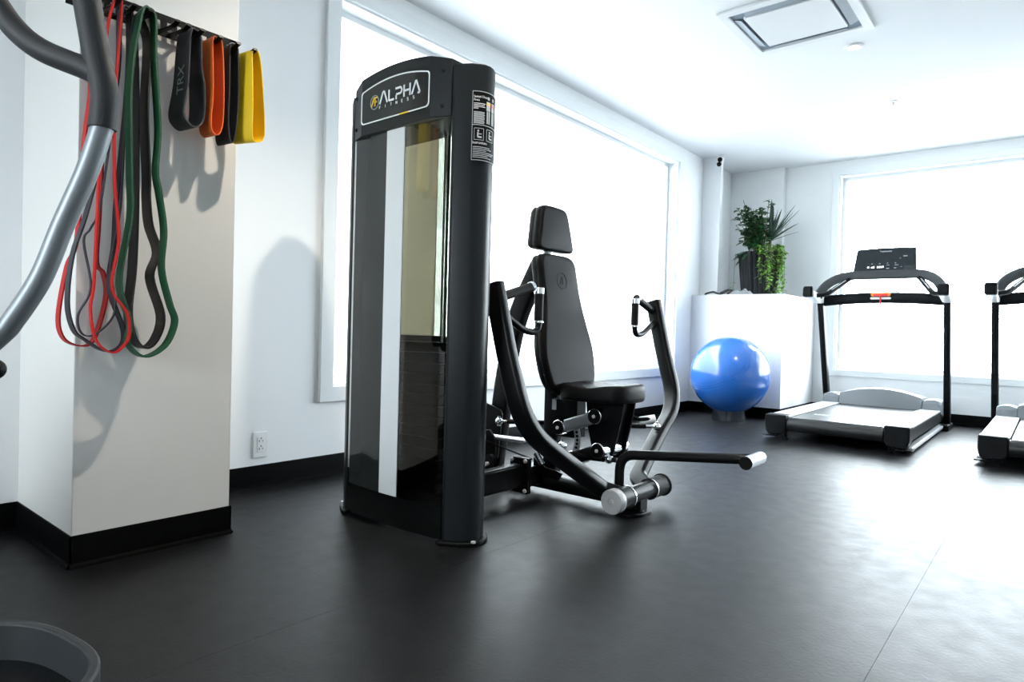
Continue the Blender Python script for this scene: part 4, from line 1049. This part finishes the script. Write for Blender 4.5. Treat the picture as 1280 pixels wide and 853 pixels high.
lp1 = band('loop_band', 'charcoal grey fabric loop band with white lettering on the rack', 'loop_grey', [(1.00, T), (0.982, 1.764), (0.972, 1.60), (0.958, 1.50), (0.975, 1.465), (1.005, 1.460), (1.030, 1.50), (1.030, 1.602), (1.020, 1.66), (1.016, 1.764)], 0.090, 0.004, -2.290, 'loop band', G, yaw=8)
band('loop_band', 'orange loop band on the rack between the dark ones', 'loop_orange', [(1.072, T), (1.056, 1.764), (1.058, 1.601), (1.052, 1.49), (1.060, 1.455), (1.082, 1.454), (1.096, 1.50), (1.098, 1.614), (1.090, 1.764)], 0.070, 0.003, -2.280, 'loop band', G, yaw=8)
band('loop_band', 'plain dark fabric loop band hanging between the orange and yellow ones', 'loop_dark', [(1.135, T), (1.120, 1.764), (1.117, 1.63), (1.114, 1.52), (1.122, 1.445), (1.138, 1.45), (1.150, 1.55), (1.152, 1.648), (1.149, 1.764)], 0.080, 0.004, -2.290, 'loop band', G, yaw=8)
band('loop_band', 'bright yellow loop band at the right end of the rack', 'loop_yellow', [(1.196, T), (1.183, 1.764), (1.180, 1.69), (1.176, 1.509), (1.182, 1.46), (1.205, 1.456), (1.232, 1.475), (1.238, 1.52), (1.222, 1.70), (1.212, 1.764)], 0.095, 0.003, -2.272, 'loop band', G, yaw=20)
# lettering on the charcoal loop (runs down the strap, on its near side)
tv, tf = text_geo('TRX', 0.052)
m = MB()
for (a, b) in tv:
    z = 1.560 + a; y = 0.9695 + (z - 1.60) * 0.055 - 0.006; xx = -2.262 - b
    th_ = math.radians(8) * min(1.0, 0.35 + (1.78 - z) / 0.318); dx_, dy_ = xx + 2.290, y - 1.00
    m.v.append((-2.290 + dx_ * math.cos(th_) - dy_ * math.sin(th_), 1.00 + dx_ * math.sin(th_) + dy_ * math.cos(th_), z))
m.f = list(tf); o = m.build('strap_lettering', 'grey_ink', None, smooth=0); o.parent = lp1

# ================================================================== ELLIPTICAL TRAINER (near left, mostly out of frame)
el = thing('elliptical_trainer', 'grey elliptical trainer with forked handle at the near left edge', 'gym machine', (-1.75, -0.05, 0))
silver = [(-1.245, 0.403, 1.126), (-1.261, 0.388, 1.054), (-1.29, 0.361, 0.957), (-1.316, 0.338, 0.868), (-1.349, 0.309, 0.796), (-1.368, 0.292, 0.766), (-1.44, 0.228, 0.68), (-1.52, 0.16, 0.60)]
arm = MB().tube(spline(silver, 8), 0.0172, 20).build('handle_arm', 'arm_silver', el, smooth=60)
gpath = spline([(-1.300, 0.362, 1.50), (-1.279, 0.38, 1.392), (-1.271, 0.385, 1.338), (-1.255, 0.396, 1.244), (-1.2435, 0.405, 1.180), (-1.245, 0.403, 1.122)], 8)
MB().tube(gpath, 0.0215, 20).build('handle_grip', 'rubber_grip', arm, smooth=60)
MB().tube(spline([(-1.50, 0.20, 1.56), (-1.417, 0.265, 1.387), (-1.383, 0.291, 1.319), (-1.356, 0.313, 1.278), (-1.323, 0.34, 1.249), (-1.266, 0.387, 1.221), (-1.250, 0.401, 1.208)], 8), 0.0190, 20).build('fork_grip', 'rubber_grip', arm, smooth=60)
MB().tube(spline([(-1.50, 0.20, 1.56), (-1.44, 0.25, 1.64), (-1.35, 0.32, 1.60), (-1.300, 0.362, 1.50)], 8), 0.0200, 16).build('top_loop', 'rubber_grip', arm, smooth=60)
MB().sphere((-1.346, 0.283, 0.713), 0.017, 18, 12).build('arm_knob', 'plastic_dark', el)
MB().cyl((-1.346, 0.283, 0.713), (-1.385, 0.265, 0.735), 0.009, 10).build('knob_stem', 'plastic_dark', el)
MB().cyl((-1.53, 0.21, 0.60), (-1.51, 0.11, 0.60), 0.045, 20).build('pivot_boss', 'plastic_dark', el, bevel=0.004)
MB().sweep([(-1.52, 0.14, 0.62), (-1.72, -0.02, 0.02)], rrect(0.07, 0.11, 0.02), up=(0, 0, 1)).build('front_upright', 'plastic_dark', el, smooth=50)
MB().sweep([(-2.10, -0.32, 0.04), (-1.45, 0.12, 0.04)], rrect(0.08, 0.07, 0.02), up=(0, 0, 1)).build('base_rail', 'plastic_dark', el, smooth=50)
MB().sweep([(-1.62, -0.28, 0.035), (-1.86, 0.18, 0.035)], rrect(0.06, 0.07, 0.02), up=(0, 0, 1)).build('base_foot', 'plastic_dark', el, smooth=50)
MB().prism([(-0.40, 0.06), (0.38, 0.06), (0.46, 0.30), (0.40, 0.62), (0.22, 0.80), (-0.10, 0.84), (-0.36, 0.70), (-0.46, 0.36)], lambda a, b, d: (-2.02 + a * 0.60 + d * 0.80, -0.42 + a * 0.80 - d * 0.60, b), -0.11, 0.11).build('drive_housing', 'plastic_dark', el, bevel=0.03, bseg=3)
# pedal: tray with raised rounded rim
pd = V(-0.918, 0.088, 0.347)
def pf(a, b, d): return (pd.x + b * 0.98 - a * 0.10 , pd.y + a + b * 0.14, pd.z + d)
def ploop(s):
    o = []
    for k in range(72):
        t = 2 * PI * k / 72; c_, s_ = math.cos(t), math.sin(t); e = 2 / 2.7
        o.append(((0.195 - s) * abs(s_) ** e * (1 if s_ >= 0 else -1), (0.172 - s) * abs(c_) ** e * (1 if c_ >= 0 else -1)))
    return o
ped = MB().prism(ploop(0.004), pf, -0.015, 0.008).build('pedal', 'plastic_dark', el, bevel=0.004)
n = len(ploop(0)); m = MB()
hh = lambda a: 0.030 + 0.025 * max(0.0, min(1.0, (a + 0.05) / 0.16))
vs = [pf(a, b, -0.02) for a, b in ploop(0)] + [pf(a, b, hh(a)) for a, b in ploop(0)] + [pf(a, b, hh(a)) for a, b in ploop(0.011)] + [pf(a, b, 0.0) for a, b in ploop(0.013)]
fs = []
for i in range(3):
    for k in range(n): l = (k + 1) % n; fs.append((i * n + k, i * n + l, (i + 1) * n + l, (i + 1) * n + k))
m.add(vs, fs).build('pedal_rim', 'pedal_grey', ped, smooth=40, bevel=0.003)
for k in range(7):
    a = -0.13 + k * 0.04
    MB().prism([(a, -0.11), (a + 0.016, -0.11), (a + 0.030, 0.11), (a + 0.014, 0.11)], pf, 0.007, 0.0115).build('tread_rib', 'pedal_grey', ped, smooth=0)
MB().sweep([pf(0.0, -0.10, -0.03), (-1.53, 0.12, 0.56)], rrect(0.05, 0.035, 0.01), up=(0, 0, 1)).build('pedal_link', 'plastic_dark', el, smooth=50)
MB().sweep([pf(-0.10, -0.05, -0.03), (-1.30, -0.45, 0.16), (-1.55, -0.20, 0.05)], rrect(0.05, 0.04, 0.012), up=(0, 0, 1)).build('pedal_arm', 'plastic_dark', el, smooth=50)
